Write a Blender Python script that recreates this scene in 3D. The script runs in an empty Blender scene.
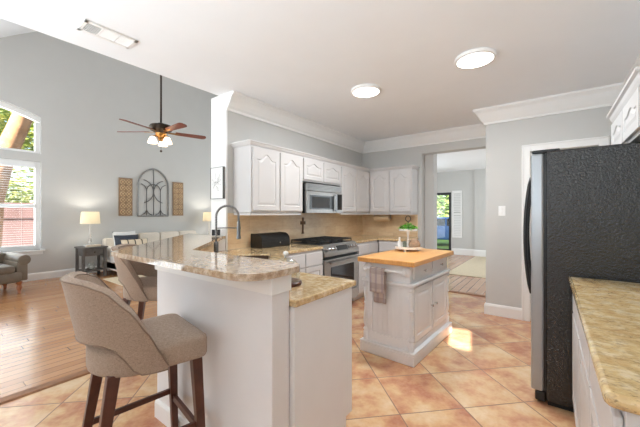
import bpy, bmesh, math, random
from mathutils import Vector, Matrix
random.seed(7)
PI = math.pi
D = bpy.data
SC = bpy.context.scene
COL = SC.collection

# ------------------------------------------------------------------ camera, world, lights, exposure
cam_d = D.cameras.new('camera'); cam = D.objects.new('camera', cam_d); COL.objects.link(cam)
cam_d.sensor_width = 36.0; cam_d.lens = 308.0 / 640 * 36.0
cam_d.clip_start = 0.05; cam_d.clip_end = 200
cam.location = (0, 0, 1.38); cam.rotation_euler = (PI / 2, 0, math.radians(36.7))
SC.camera = cam

w = D.worlds.new('world'); SC.world = w; w.use_nodes = True
wt = w.node_tree; bg = wt.nodes['Background']
sky = wt.nodes.new('ShaderNodeTexSky'); sky.sky_type = 'NISHITA'
sky.sun_disc = False; sky.sun_elevation = math.radians(48); sky.sun_rotation = math.radians(200)
wt.links.new(sky.outputs[0], bg.inputs[0]); bg.inputs[1].default_value = 0.45

def area(name, loc, rot, sx, sy, power, color=(1, 1, 1), spread=PI):
    l = D.lights.new(name, 'AREA'); l.shape = 'RECTANGLE'; l.size = sx; l.size_y = sy
    l.energy = power; l.color = color; l.spread = spread
    o = D.objects.new(name, l); COL.objects.link(o); o.location = loc; o.rotation_euler = rot
    return o
sun = D.lights.new('sun', 'SUN'); sun.energy = 34.0; sun.angle = 0.008; sun.color = (1, .95, .86)
so = D.objects.new('sun', sun); COL.objects.link(so); so.rotation_euler = (math.radians(69.7), 0, math.radians(10.8))

DAY = (0.82, 0.93, 1.0)
# fill lamps added behind the camera, no glazing there (kitchen nook and living-room side)
area('nook_fill', (-1.2, -1.95, 1.35), (PI / 2, 0, 0), 3.4, 2.0, 15, DAY)  # added soft fill lamp facing forward into the kitchen
area('nook_ceiling_fill', (-1.1, -1.85, 1.5), (PI / 2 + .72, 0, 0), 3.6, .8, 70, DAY, math.radians(96))  # added uplight that brightens the kitchen ceiling
area('living_rear_fill', (-6.0, -1.95, 2.0), (PI / 2, 0, 0), 4.4, 3.4, 120, DAY)  # added fill lamp against the solid rear wall
area('living_upward_fill', (-5.2, -1.0, .35), (PI, 0, 0), 3.0, 1.6, 70, DAY)  # added upward fill under the vault, no real source there
area('daylight_arched_window', (-8.85, 0.55, 1.9), (PI / 2, 0, -PI / 2), 2.1, 2.9, 80, DAY)
area('living_far_fill', (-5.6, 7.2, 2.0), (-PI / 2, 0, 0), 4.0, 2.6, 90, DAY)  # added fill lamp in front of the solid far wall
area('hall_right_fill', (1.85, 8.6, 1.4), (PI / 2, 0, PI / 2), 3.6, 2.2, 80, DAY)  # added fill lamp by the solid right wall of the hall
area('hall_left_fill', (-3.85, 8.2, 1.4), (PI / 2, 0, -PI / 2), 3.0, 2.2, 60, DAY)  # added fill lamp by the solid left wall of the hall

SC.view_settings.view_transform = 'Standard'; SC.view_settings.look = 'None'
SC.view_settings.exposure = 0.12; SC.view_settings.gamma = 1.0
SC.view_settings.use_curve_mapping = False
SC.cycles.use_denoising = True
SC.cycles.max_bounces = 10; SC.cycles.diffuse_bounces = 6
SC.cycles.sample_clamp_indirect = 6.0
SC.cycles.caustics_reflective = False; SC.cycles.caustics_refractive = False

# ------------------------------------------------------------------ materials
def lin(r, g, b):
    f = lambda c: (c / 255 / 12.92) if c / 255 <= .04045 else ((c / 255 + .055) / 1.055) ** 2.4
    return (f(r), f(g), f(b), 1.0)

class NT:
    def __init__(s, name):
        s.m = D.materials.new(name); s.m.use_nodes = True; s.t = s.m.node_tree
        s.b = s.t.nodes['Principled BSDF']
    def n(s, typ, **kw):
        x = s.t.nodes.new(typ)
        for k, v in kw.items(): setattr(x, k, v)
        return x
    def l(s, a, b): s.t.links.new(a, b)
    def setin(s, node, **kw):
        for k, v in kw.items(): node.inputs[k.replace('_', ' ')].default_value = v
    def coord(s, scale=(1, 1, 1), rot=(0, 0, 0), loc=(0, 0, 0)):
        c = s.n('ShaderNodeTexCoord'); mp = s.n('ShaderNodeMapping')
        mp.inputs['Scale'].default_value = scale; mp.inputs['Rotation'].default_value = rot; mp.inputs['Location'].default_value = loc
        s.l(c.outputs['Object'], mp.inputs[0]); return mp.outputs[0]
    def noise(s, vec, scale, detail=3, rough=.55):
        x = s.n('ShaderNodeTexNoise'); s.l(vec, x.inputs['Vector'])
        x.inputs['Scale'].default_value = scale; x.inputs['Detail'].default_value = detail; x.inputs['Roughness'].default_value = rough
        return x.outputs['Fac']
    def ramp(s, fac, stops):
        r = s.n('ShaderNodeValToRGB'); e = r.color_ramp.elements
        while len(e) < len(stops): e.new(0.5)
        for k, (p, c) in enumerate(stops): e[k].position = p; e[k].color = c
        s.l(fac, r.inputs[0]); return r.outputs[0]
    def math(s, op, a, b=None):
        x = s.n('ShaderNodeMath', operation=op)
        for k, v in enumerate((a, b)):
            if v is None: continue
            if isinstance(v, (int, float)): x.inputs[k].default_value = v
            else: s.l(v, x.inputs[k])
        return x.outputs[0]
    def mix(s, fac, a, b, blend='MIX'):
        x = s.n('ShaderNodeMix', data_type='RGBA', blend_type=blend)
        for k, v in ((0, fac), (6, a), (7, b)):
            if isinstance(v, (int, float, tuple)): x.inputs[k].default_value = v
            else: s.l(v, x.inputs[k])
        return x.outputs[2]
    def bump(s, h, strength, dist=.01):
        x = s.n('ShaderNodeBump'); x.inputs['Strength'].default_value = strength; x.inputs['Distance'].default_value = dist
        s.l(h, x.inputs['Height']); s.l(x.outputs[0], s.b.inputs['Normal'])

M = {}
def simple(name, rgb, rough=.5, metal=0, var=.05, vscale=6, bump=0, bscale=200, spec=None):
    t = NT(name); c = lin(*rgb); v = t.coord()
    f = t.noise(v, vscale)
    lo = tuple(x * (1 - var) for x in c[:3]) + (1,); hi = tuple(min(1, x * (1 + var)) for x in c[:3]) + (1,)
    t.l(t.ramp(f, [(.3, lo), (.7, hi)]), t.b.inputs['Base Color'])
    t.b.inputs['Roughness'].default_value = rough; t.b.inputs['Metallic'].default_value = metal
    if spec is not None: t.b.inputs['Specular IOR Level'].default_value = spec
    if bump: t.bump(t.noise(v, bscale, 2), bump, .002)
    M[name] = t.m; return t.m

simple('wall_paint', (203, 202, 199), .85, var=.012, vscale=3, bump=.05, bscale=120, spec=.2)
simple('ceiling_paint', (240, 242, 245), .9, var=.01, vscale=3, spec=.1)
simple('trim_white', (240, 239, 237), .4, var=.01)
simple('cabinet_white', (208, 205, 204), .38, var=.012)
simple('island_white', (232, 233, 235), .4, var=.012)
simple('knee_wall_white', (228, 227, 228), .6, var=.012)
simple('steel', (166, 163, 160), .3, 1, var=.06, vscale=25)
simple('chrome', (205, 206, 208), .12, 1, var=.03)
simple('gunmetal', (120, 120, 120), .3, 1, var=.05)
simple('silver_door', (168, 171, 175), .34, .6, var=.03)
simple('black_plastic', (24, 24, 25), .38, var=.1)
simple('black_iron', (38, 38, 38), .55, var=.15, bump=.1)
simple('dark_glass', (14, 15, 17), .06, var=.05)
simple('grey_glass', (52, 52, 52), .45, var=.2, vscale=4)
simple('bronze', (64, 52, 42), .35, .7, var=.15, vscale=30)
simple('brass', (172, 128, 74), .3, .9, var=.1)
simple('walnut', (78, 42, 32), .38, var=.22, vscale=18)
simple('reddish_wood', (130, 62, 40), .35, var=.2, vscale=14)
simple('grey_wood', (98, 93, 89), .55, var=.18, vscale=22)
simple('turned_oak', (150, 92, 58), .45, var=.2, vscale=20)
simple('taupe_leather', (112, 100, 86), .45, var=.12, vscale=10, bump=.12, bscale=90)
simple('cream_fabric', (226, 217, 204), .9, var=.04, vscale=20, bump=.15, bscale=250, spec=.1)
simple('white_fabric', (236, 234, 230), .9, var=.03, vscale=20, bump=.15, bscale=250, spec=.1)
simple('charcoal_fabric', (72, 76, 84), .9, var=.1, vscale=30, spec=.1)
simple('beige_rug', (214, 198, 172), .95, var=.07, vscale=30, bump=.4, bscale=160, spec=.05)
simple('white_ceramic', (240, 239, 236), .25, var=.01)
simple('candle_beige', (214, 198, 178), .6, var=.05)
simple('paper', (240, 240, 238), .85, var=.02)
simple('kraft_paper', (206, 180, 146), .8, var=.05)
simple('sketch_ink', (150, 150, 150), .9, var=.3, vscale=40)
simple('frame_dark', (96, 94, 93), .4, var=.1)
simple('pale_crystal', (216, 212, 206), .2, .1, var=.12, vscale=60)
simple('grey_metal', (146, 146, 144), .5, .3, var=.12, vscale=30)
simple('carved_wood', (150, 122, 94), .7, var=.16, vscale=40)
simple('carved_light', (214, 186, 148), .7, var=.15, vscale=40)
simple('plate_white', (246, 246, 244), .35, var=.005)
simple('dark_floor_trim', (146, 100, 66), .5, var=.2, vscale=20)
simple('brown_fence', (146, 116, 112), .8, var=.12, vscale=2)
simple('bark', (150, 112, 78), .9, var=.3, vscale=8, bump=.6, bscale=12)
simple('concrete', (186, 180, 172), .9, var=.1, vscale=3)
simple('lawn', (120, 150, 60), .95, var=.3, vscale=3)
simple('siding_blue', (176, 198, 212), .8, var=.05)
simple('car_blue', (60, 108, 168), .25, .2, var=.05)
simple('tire', (28, 28, 28), .8, var=.1)
simple('leaf_pot', (96, 168, 48), .6, var=.3, vscale=40)
simple('leaf_pot_dark', (60, 118, 36), .6, var=.3, vscale=40)
simple('basket', (166, 136, 110), .8, var=.25, vscale=60, bump=.5, bscale=120)
simple('bottle_green', (120, 126, 112), .3, var=.1)
simple('dark_sink', (86, 66, 52), .45, var=.15, vscale=20)
simple('cross_brown', (124, 92, 64), .6, .2, var=.25, vscale=60)
simple('blinds_white', (238, 238, 238), .6, var=.01)
simple('vent_shadow', (150, 149, 148), .8, var=.02)
simple('hole_black', (10, 10, 10), .9, var=.1)

def emis(name, rgb, strength):
    t = NT(name); c = lin(*rgb)
    t.b.inputs['Base Color'].default_value = c
    t.b.inputs['Emission Color'].default_value = c; t.b.inputs['Emission Strength'].default_value = strength
    M[name] = t.m
emis('led_panel', (255, 250, 244), 5.0)
emis('lamp_glow', (255, 236, 200), 2.4)
emis('fan_glass', (255, 236, 208), 2.2)

def m_shade():
    t = NT('lamp_shade'); c = lin(246, 240, 226)
    t.b.inputs['Base Color'].default_value = c; t.b.inputs['Roughness'].default_value = .9
    t.b.inputs['Transmission Weight'].default_value = 0
    tr = t.n('ShaderNodeBsdfTranslucent'); tr.inputs[0].default_value = lin(252, 244, 224)
    mx = t.n('ShaderNodeMixShader'); mx.inputs[0].default_value = .5
    out = t.t.nodes['Material Output']
    t.l(t.b.outputs[0], mx.inputs[1]); t.l(tr.outputs[0], mx.inputs[2]); t.l(mx.outputs[0], out.inputs[0])
    M['lamp_shade'] = t.m
m_shade()

def m_glass():
    t = NT('clear_glass')
    tr = t.n('ShaderNodeBsdfTransparent'); tr.inputs[0].default_value = (.97, .98, .97, 1); gl = t.n('ShaderNodeBsdfGlossy'); gl.inputs['Roughness'].default_value = .04
    lw = t.n('ShaderNodeLayerWeight'); lw.inputs[0].default_value = .25; mx = t.n('ShaderNodeMixShader')
    t.l(t.math('ADD', t.math('MULTIPLY', lw.outputs['Facing'], .4), .03), mx.inputs[0])
    t.l(tr.outputs[0], mx.inputs[1]); t.l(gl.outputs[0], mx.inputs[2])
    t.l(mx.outputs[0], t.t.nodes['Material Output'].inputs[0]); M['clear_glass'] = t.m
    t = NT('window_glass')
    tr = t.n('ShaderNodeBsdfTransparent'); gl = t.n('ShaderNodeBsdfGlossy'); gl.inputs['Roughness'].default_value = .02
    mx = t.n('ShaderNodeMixShader'); mx.inputs[0].default_value = .05
    t.l(tr.outputs[0], mx.inputs[1]); t.l(gl.outputs[0], mx.inputs[2])
    t.l(mx.outputs[0], t.t.nodes['Material Output'].inputs[0]); M['window_glass'] = t.m
m_glass()

def m_granite(name, base, light, mid, dark, sc=1.0, stretch=(1, 1, 1), fk=.55):
    t = NT(name); v = t.coord(scale=stretch); v0 = t.coord()
    big = t.noise(v0, 9 * sc, 4, .6)
    c1 = t.ramp(big, [(.34, lin(*mid)), (.5, lin(*base)), (.66, lin(*light))])
    fine = t.noise(v, 45 * sc, 5, .75)
    f1 = t.ramp(fine, [(.56, (0, 0, 0, 1)), (.68, (1, 1, 1, 1))])
    c2 = t.mix(t.math('MULTIPLY', f1, fk), c1, lin(*dark))
    fl = t.noise(v, 95 * sc, 3, .7)
    f2 = t.ramp(fl, [(.6, (0, 0, 0, 1)), (.7, (1, 1, 1, 1))])
    c3 = t.mix(t.math('MULTIPLY', f2, .6), c2, lin(*light))
    vein = t.noise(v, 3.1 * sc, 5, .7)
    f3 = t.ramp(vein, [(.47, (0, 0, 0, 1)), (.5, (1, 1, 1, 1)), (.53, (0, 0, 0, 1))])
    c4 = t.mix(t.math('MULTIPLY', f3, .3), c3, lin(*dark))
    t.l(c4, t.b.inputs['Base Color']); t.b.inputs['Roughness'].default_value = .08
    t.b.inputs['Coat Weight'].default_value = .3; t.b.inputs['Coat Roughness'].default_value = .03
    M[name] = t.m
m_granite('granite_gold', (216, 186, 134), (232, 212, 174), (200, 164, 112), (84, 62, 48), 1.7, (.7, 1.5, 1), .8)
m_granite('granite_tan', (214, 184, 138), (232, 212, 176), (190, 156, 108), (104, 78, 56), 3.0)
m_granite('granite_bar', (190, 166, 138), (212, 194, 172), (164, 134, 106), (92, 68, 54), 3.0)

def m_tile():
    t = NT('floor_tile'); P = .477; q = 1 / P
    v = t.coord((q, q, q), (0, 0, -PI / 4), (-.849 / P, -2.015 / P, 0))
    sep = t.n('ShaderNodeSeparateXYZ'); t.l(v, sep.inputs[0])
    fx = t.math('FRACT', sep.outputs[0]); fy = t.math('FRACT', sep.outputs[1])
    ex = t.math('ABSOLUTE', t.math('SUBTRACT', fx, .5)); ey = t.math('ABSOLUTE', t.math('SUBTRACT', fy, .5))
    edge = t.math('MAXIMUM', ex, ey)
    grout = t.math('GREATER_THAN', edge, .4915)
    cell = t.n('ShaderNodeCombineXYZ')
    t.l(t.math('FLOOR', sep.outputs[0]), cell.inputs[0]); t.l(t.math('FLOOR', sep.outputs[1]), cell.inputs[1])
    wn = t.n('ShaderNodeTexWhiteNoise', noise_dimensions='3D'); t.l(cell.outputs[0], wn.inputs['Vector'])
    off = t.n('ShaderNodeVectorMath', operation='MULTIPLY_ADD'); t.l(wn.outputs['Color'], off.inputs[0]); off.inputs[1].default_value = (9, 9, 9); t.l(v, off.inputs[2])
    n1 = t.noise(off.outputs[0], 1.5, 4, .6)
    c = t.ramp(n1, [(.36, lin(178, 110, 82)), (.46, lin(206, 150, 110)), (.54, lin(222, 180, 134)), (.66, lin(232, 204, 164))])
    n2 = t.noise(off.outputs[0], 14, 4, .7)
    c = t.mix(.22, c, t.ramp(n2, [(.3, lin(184, 128, 98)), (.7, lin(234, 204, 168))]))
    c = t.mix(grout, c, lin(128, 94, 72))
    t.l(c, t.b.inputs['Base Color'])
    r = t.n('ShaderNodeMapRange'); t.l(n2, r.inputs[0]); r.inputs[3].default_value = .10; r.inputs[4].default_value = .26
    t.l(t.math('ADD', r.outputs[0], t.math('MULTIPLY', grout, .4)), t.b.inputs['Roughness'])
    t.b.inputs['Specular IOR Level'].default_value = .6
    h = t.math('SUBTRACT', t.math('MULTIPLY', n2, .12), grout)
    t.bump(h, .25, .004)
    M['floor_tile'] = t.m
m_tile()

def m_wood_floor(name, c1, c2, c3, pw=.105, rough=.27):
    t = NT(name); v = t.coord((1, 1, 1), (0, 0, -PI / 2))
    sep = t.n('ShaderNodeSeparateXYZ'); t.l(v, sep.inputs[0])      # x along the planks, y across them
    ry = t.math('DIVIDE', sep.outputs[1], pw); row = t.math('FLOOR', ry); fy = t.math('FRACT', ry)
    wn = t.n('ShaderNodeTexWhiteNoise', noise_dimensions='1D'); t.l(row, wn.inputs['W'])
    rx = t.math('ADD', t.math('DIVIDE', sep.outputs[0], 1.15), t.math('MULTIPLY', wn.outputs['Value'], 7.0))
    colm = t.math('FLOOR', rx); fx = t.math('FRACT', rx)
    cell = t.n('ShaderNodeCombineXYZ'); t.l(row, cell.inputs[0]); t.l(colm, cell.inputs[1])
    wn2 = t.n('ShaderNodeTexWhiteNoise', noise_dimensions='3D'); t.l(cell.outputs[0], wn2.inputs['Vector'])
    gy = t.math('GREATER_THAN', t.math('ABSOLUTE', t.math('SUBTRACT', fy, .5)), .462)
    gx = t.math('GREATER_THAN', t.math('ABSOLUTE', t.math('SUBTRACT', fx, .5)), .4972)
    gap = t.math('MAXIMUM', gy, gx)
    g = t.noise(t.coord((14, 1.2, 1)), 3, 5, .6)
    c = t.ramp(wn2.outputs['Value'], [(0, lin(*c2)), (.6, lin(*c1)), (1, lin(*c3))])
    c = t.mix(.3, c, t.ramp(g, [(.3, lin(*c3)), (.7, lin(*c1))]))
    c = t.mix(t.math('MULTIPLY', gap, .9), c, lin(92, 56, 34))
    t.l(c, t.b.inputs['Base Color']); t.b.inputs['Roughness'].default_value = rough
    t.b.inputs['Specular IOR Level'].default_value = .7
    t.bump(t.math('SUBTRACT', t.math('MULTIPLY', g, .15), gap), .3, .003)
    M[name] = t.m
m_wood_floor('wood_floor', (200, 148, 102), (178, 124, 82), (164, 112, 74), rough=.2)
m_wood_floor('hall_wood', (206, 170, 144), (176, 132, 106), (190, 150, 124), pw=.13)

def m_backsplash():
    t = NT('travertine_tile'); c0 = t.n('ShaderNodeTexCoord'); sp = t.n('ShaderNodeSeparateXYZ'); t.l(c0.outputs['Object'], sp.inputs[0])
    cb = t.n('ShaderNodeCombineXYZ'); t.l(t.math('ADD', sp.outputs[0], sp.outputs[1]), cb.inputs[0]); t.l(sp.outputs[2], cb.inputs[1])
    br = t.n('ShaderNodeTexBrick'); t.l(cb.outputs[0], br.inputs['Vector']); br.inputs['Scale'].default_value = 1
    br.inputs['Brick Width'].default_value = .30; br.inputs['Row Height'].default_value = .145; br.inputs['Mortar Size'].default_value = .002
    br.inputs['Color1'].default_value = lin(238, 214, 178); br.inputs['Color2'].default_value = lin(222, 192, 152); br.inputs['Mortar'].default_value = lin(196, 166, 130)
    v = t.coord((1, 1, 3)); n = t.noise(v, 9, 5, .65)
    c = t.mix(.45, br.outputs['Color'], t.ramp(n, [(.3, lin(212, 178, 136)), (.7, lin(242, 222, 192))]))
    t.l(c, t.b.inputs['Base Color']); t.b.inputs['Roughness'].default_value = .35
    M['travertine_tile'] = t.m
m_backsplash()

def m_butcher():
    t = NT('butcher_block'); v = t.coord((1, 1, 1), (0, 0, -PI / 2))
    br = t.n('ShaderNodeTexBrick'); t.l(v, br.inputs['Vector']); br.inputs['Scale'].default_value = 1
    br.inputs['Brick Width'].default_value = .5; br.inputs['Row Height'].default_value = .045; br.inputs['Mortar Size'].default_value = .0008
    br.inputs['Color1'].default_value = lin(226, 168, 100); br.inputs['Color2'].default_value = lin(208, 146, 80); br.inputs['Mortar'].default_value = lin(180, 122, 66)
    g = t.noise(t.coord((20, 2, 20)), 3, 4)
    c = t.mix(.3, br.outputs['Color'], t.ramp(g, [(.3, lin(200, 136, 72)), (.7, lin(236, 184, 118))]))
    t.l(c, t.b.inputs['Base Color']); t.b.inputs['Roughness'].default_value = .3
    M['butcher_block'] = t.m
m_butcher()

def m_fabric(name, a, b):
    t = NT(name); v = t.coord((1, 1, 1))
    n1 = t.noise(t.coord((30, 30, 260)), 3, 3); n2 = t.noise(t.coord((220, 220, 40)), 3, 3)
    n = t.math('MULTIPLY', t.math('ADD', n1, n2), .5)
    t.l(t.ramp(n, [(.36, lin(*a)), (.64, lin(*b))]), t.b.inputs['Base Color'])
    t.b.inputs['Roughness'].default_value = .95; t.b.inputs['Specular IOR Level'].default_value = .1
    t.b.inputs['Sheen Weight'].default_value = .15
    t.bump(n, .25, .003); M[name] = t.m
m_fabric('taupe_linen', (134, 114, 98), (178, 158, 142))
simple('piping_brown', (132, 112, 96), .9, var=.1, vscale=40)

def m_fridge():
    t = NT('black_textured'); v = t.coord(); n = t.noise(v, 92, 2, .5)
    t.b.inputs['Base Color'].default_value = lin(13, 13, 14); t.b.inputs['Roughness'].default_value = .2
    t.b.inputs['Specular IOR Level'].default_value = .8
    t.bump(n, .85, .007); M['black_textured'] = t.m
m_fridge()

def m_towel():
    t = NT('plaid_towel'); c0 = t.n('ShaderNodeTexCoord'); sp = t.n('ShaderNodeSeparateXYZ'); t.l(c0.outputs['Object'], sp.inputs[0])
    a = t.math('FRACT', t.math('MULTIPLY', sp.outputs[0], 16)); b = t.math('FRACT', t.math('MULTIPLY', sp.outputs[2], 7))
    sa = t.math('GREATER_THAN', a, .62); sb = t.math('GREATER_THAN', b, .6)
    c = t.mix(t.math('MULTIPLY', sa, .55), lin(196, 182, 174), lin(142, 126, 136))
    c = t.mix(t.math('MULTIPLY', sb, .5), c, lin(146, 126, 118))
    t.l(c, t.b.inputs['Base Color']); t.b.inputs['Roughness'].default_value = .95; M['plaid_towel'] = t.m
m_towel()
def m_stripe_pillow():
    t = NT('striped_pillow'); c0 = t.n('ShaderNodeTexCoord'); sp = t.n('ShaderNodeSeparateXYZ'); t.l(c0.outputs['Object'], sp.inputs[0])
    a = t.math('FRACT', t.math('MULTIPLY', sp.outputs[0], 7)); sa = t.math('GREATER_THAN', a, .82)
    t.l(t.mix(sa, lin(226, 210, 184), lin(92, 84, 74)), t.b.inputs['Base Color']); t.b.inputs['Roughness'].default_value = .9; M['striped_pillow'] = t.m
m_stripe_pillow()
def m_leaf(name, a, b, c):
    t = NT(name); g = t.n('ShaderNodeNewGeometry')
    col = t.ramp(g.outputs['Random Per Island'], [(0, lin(*a)), (.5, lin(*b)), (1, lin(*c))])
    t.l(col, t.b.inputs['Base Color']); t.b.inputs['Roughness'].default_value = .6
    tr = t.n('ShaderNodeBsdfTranslucent'); t.l(col, tr.inputs[0])
    mx = t.n('ShaderNodeMixShader'); mx.inputs[0].default_value = .45
    t.l(t.b.outputs[0], mx.inputs[1]); t.l(tr.outputs[0], mx.inputs[2]); t.l(mx.outputs[0], t.t.nodes['Material Output'].inputs[0])
    M[name] = t.m
m_leaf('leaves', (120, 150, 60), (186, 200, 96), (240, 236, 160))
m_leaf('leaves_dark', (86, 120, 60), (140, 166, 84), (206, 214, 130))

# ------------------------------------------------------------------ mesh helpers
class MB:
    def __init__(s): s.bm = bmesh.new()
    def face(s, vs):
        try: return s.bm.faces.new(vs)
        except ValueError: return None
    def box(s, x0, x1, y0, y1, z0, z1, bev=0, T=None):
        b = bmesh.new()
        vs = [b.verts.new((x, y, z)) for x in (x0, x1) for y in (y0, y1) for z in (z0, z1)]
        for q in ((0, 1, 3, 2), (4, 6, 7, 5), (0, 4, 5, 1), (2, 3, 7, 6), (0, 2, 6, 4), (1, 5, 7, 3)): b.faces.new([vs[k] for k in q])
        if bev:
            bmesh.ops.bevel(b, geom=list(b.edges), offset=bev, segments=2, profile=.5, affect='EDGES')
        s.merge(b, T); return s
    def merge(s, b, T=None):
        if T is not None: bmesh.ops.transform(b, matrix=T, verts=b.verts)
        bmesh.ops.recalc_face_normals(b, faces=b.faces)
        me = D.meshes.new('tmp'); b.to_mesh(me); b.free(); s.bm.from_mesh(me); D.meshes.remove(me)
    def prism(s, pts, a0, a1, axis='z', T=None, bev=0):
        b = bmesh.new()
        def mk(p, a):
            return {'z': (p[0], p[1], a), 'x': (a, p[0], p[1]), 'y': (p[0], a, p[1])}[axis]
        lo = [b.verts.new(mk(p, a0)) for p in pts]; hi = [b.verts.new(mk(p, a1)) for p in pts]
        n = len(pts)
        b.faces.new(lo[::-1]); b.faces.new(hi)
        for k in range(n): b.faces.new((lo[k], lo[(k + 1) % n], hi[(k + 1) % n], hi[k]))
        if bev:
            bmesh.ops.recalc_face_normals(b, faces=b.faces)
            es = [e for e in b.edges if e.is_manifold and e.calc_face_angle(0) > .5]
            bmesh.ops.bevel(b, geom=es, offset=bev, segments=3, profile=.5, affect='EDGES')
        s.merge(b, T); return s
    def lathe(s, prof, c=(0, 0, 0), seg=20, T=None, caps=True):
        b = bmesh.new(); rings = []
        for r, z in prof:
            if r < 1e-5: rings.append([b.verts.new((c[0], c[1], c[2] + z))])
            else: rings.append([b.verts.new((c[0] + r * math.cos(2 * PI * k / seg), c[1] + r * math.sin(2 * PI * k / seg), c[2] + z)) for k in range(seg)])
        for A, B in zip(rings, rings[1:]):
            for k in range(seg):
                if len(A) == 1 and len(B) == 1: continue
                if len(A) == 1: b.faces.new((A[0], B[k], B[(k + 1) % seg]))
                elif len(B) == 1: b.faces.new((A[k], A[(k + 1) % seg], B[0]))
                else: b.faces.new((A[k], A[(k + 1) % seg], B[(k + 1) % seg], B[k]))
        if caps:
            for R in (rings[0], rings[-1]):
                if len(R) > 2: b.faces.new(R)
        s.merge(b, T); return s
    def tube(s, pts, r, seg=8, T=None, r1=None, cap=True):
        b = bmesh.new(); P = [Vector(p) for p in pts]; rings = []; n = len(P); up = None
        for k in range(n):
            d = (P[min(k + 1, n - 1)] - P[max(k - 1, 0)]).normalized()
            if up is None:
                up = Vector((0, 0, 1)) if abs(d.z) < .9 else Vector((1, 0, 0))
            u = d.cross(up)
            if u.length < 1e-4: u = d.cross(Vector((0, 1, 0)))
            u.normalize(); v = u.cross(d).normalized(); up = v
            rr = r if r1 is None else r + (r1 - r) * k / (n - 1)
            rings.append([b.verts.new(P[k] + rr * (math.cos(2 * PI * j / seg) * u + math.sin(2 * PI * j / seg) * v)) for j in range(seg)])
        for A, B in zip(rings, rings[1:]):
            for j in range(seg): b.faces.new((A[j], A[(j + 1) % seg], B[(j + 1) % seg], B[j]))
        if cap: b.faces.new(rings[0][::-1]); b.faces.new(rings[-1])
        s.merge(b, T); return s
    def taper(s, p0, p1, a0, a1, rotz=0):
        """square bar from p0 to p1, half-size a0 -> a1"""
        b = bmesh.new(); c, sn = math.cos(rotz), math.sin(rotz)
        R = []
        for p, a in ((p0, a0), (p1, a1)):
            R.append([b.verts.new((p[0] + x * a * c - y * a * sn, p[1] + x * a * sn + y * a * c, p[2])) for x, y in ((-1, -1), (1, -1), (1, 1), (-1, 1))])
        b.faces.new(R[0][::-1]); b.faces.new(R[1])
        for j in range(4): b.faces.new((R[0][j], R[0][(j + 1) % 4], R[1][(j + 1) % 4], R[1][j]))
        s.merge(b); return s
    def sphere(s, c, r, sx=1, sy=1, sz=1, seg=16, T=None):
        b = bmesh.new(); bmesh.ops.create_uvsphere(b, u_segments=seg, v_segments=max(6, seg // 2), radius=r)
        for v in b.verts: v.co = Vector((v.co.x * sx + c[0], v.co.y * sy + c[1], v.co.z * sz + c[2]))
        s.merge(b, T); return s
    def grid(s, f, nu, nv, closed_u=False, T=None):
        b = bmesh.new(); V = [[b.verts.new(f(i / nu, j / nv)) for j in range(nv + 1)] for i in range(nu + (0 if closed_u else 1))]
        m = len(V)
        for i in range(nu):
            for j in range(nv): b.faces.new((V[i][j], V[(i + 1) % m][j], V[(i + 1) % m][j + 1], V[i][j + 1]))
        s.merge(b, T); return s
    def build(s, name, mat, parent=None, smooth=False, bevel=0, loc=None, rotz=None, seg=2):
        me = D.meshes.new(name); s.bm.to_mesh(me); s.bm.free()
        me.materials.append(M[mat] if isinstance(mat, str) else mat)
        o = D.objects.new(name, me); COL.objects.link(o)
        if parent is not None: o.parent = parent
        if loc is not None: o.location = loc
        if rotz is not None: o.rotation_euler = (0, 0, rotz)
        if smooth:
            for p in me.polygons: p.use_smooth = True
            me.set_sharp_from_angle(angle=math.radians(40)) if smooth == 'auto' else None
        if bevel:
            b = o.modifiers.new('bevel', 'BEVEL'); b.width = bevel; b.segments = seg; b.limit_method = 'ANGLE'; b.angle_limit = math.radians(40)
        return o

def tag(o, label, cat, group=None):
    o['label'] = label; o['category'] = cat
    if group: o['group'] = group
    return o
def thing(name, label, cat, loc=(0, 0, 0), rotz=0, group=None):
    o = D.objects.new(name, None); COL.objects.link(o); o.empty_display_size = .1
    o.location = loc; o.rotation_euler = (0, 0, rotz); return tag(o, label, cat, group)
def struct(o):
    o['kind'] = 'structure'; return o
def B(x0, x1, y0, y1, z0, z1, bev=0): return MB().box(x0, x1, y0, y1, z0, z1, bev)
def copy_tree(o, parent=None):
    c = o.copy(); COL.objects.link(c)
    if parent: c.parent = parent
    for ch in list(o.children): copy_tree(ch, c)
    return c
def sweep(path, prof, closed=False):
    """profile [(offset to the right of travel, z)] mitred along a plan path"""
    P = [Vector((p[0], p[1], 0)) for p in path]; n = len(P); b = bmesh.new(); rings = []
    nr = []
    for k in range(n - 1):
        d = (P[k + 1] - P[k]).normalized(); nr.append(Vector((d.y, -d.x, 0)))
    for k in range(n):
        if k == 0: m = nr[0]
        elif k == n - 1: m = nr[-1]
        else:
            a, c = nr[k - 1], nr[k]; m = (a + c); m = m / m.dot(a)
        rings.append([b.verts.new((P[k].x + m.x * o, P[k].y + m.y * o, z)) for o, z in prof])
    q = len(prof)
    for A, C in zip(rings, rings[1:]):
        for j in range(q): b.faces.new((A[j], A[(j + 1) % q], C[(j + 1) % q], C[j]))
    b.faces.new(rings[0][::-1]); b.faces.new(rings[-1])
    mb = MB(); mb.merge(b); return mb

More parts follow.
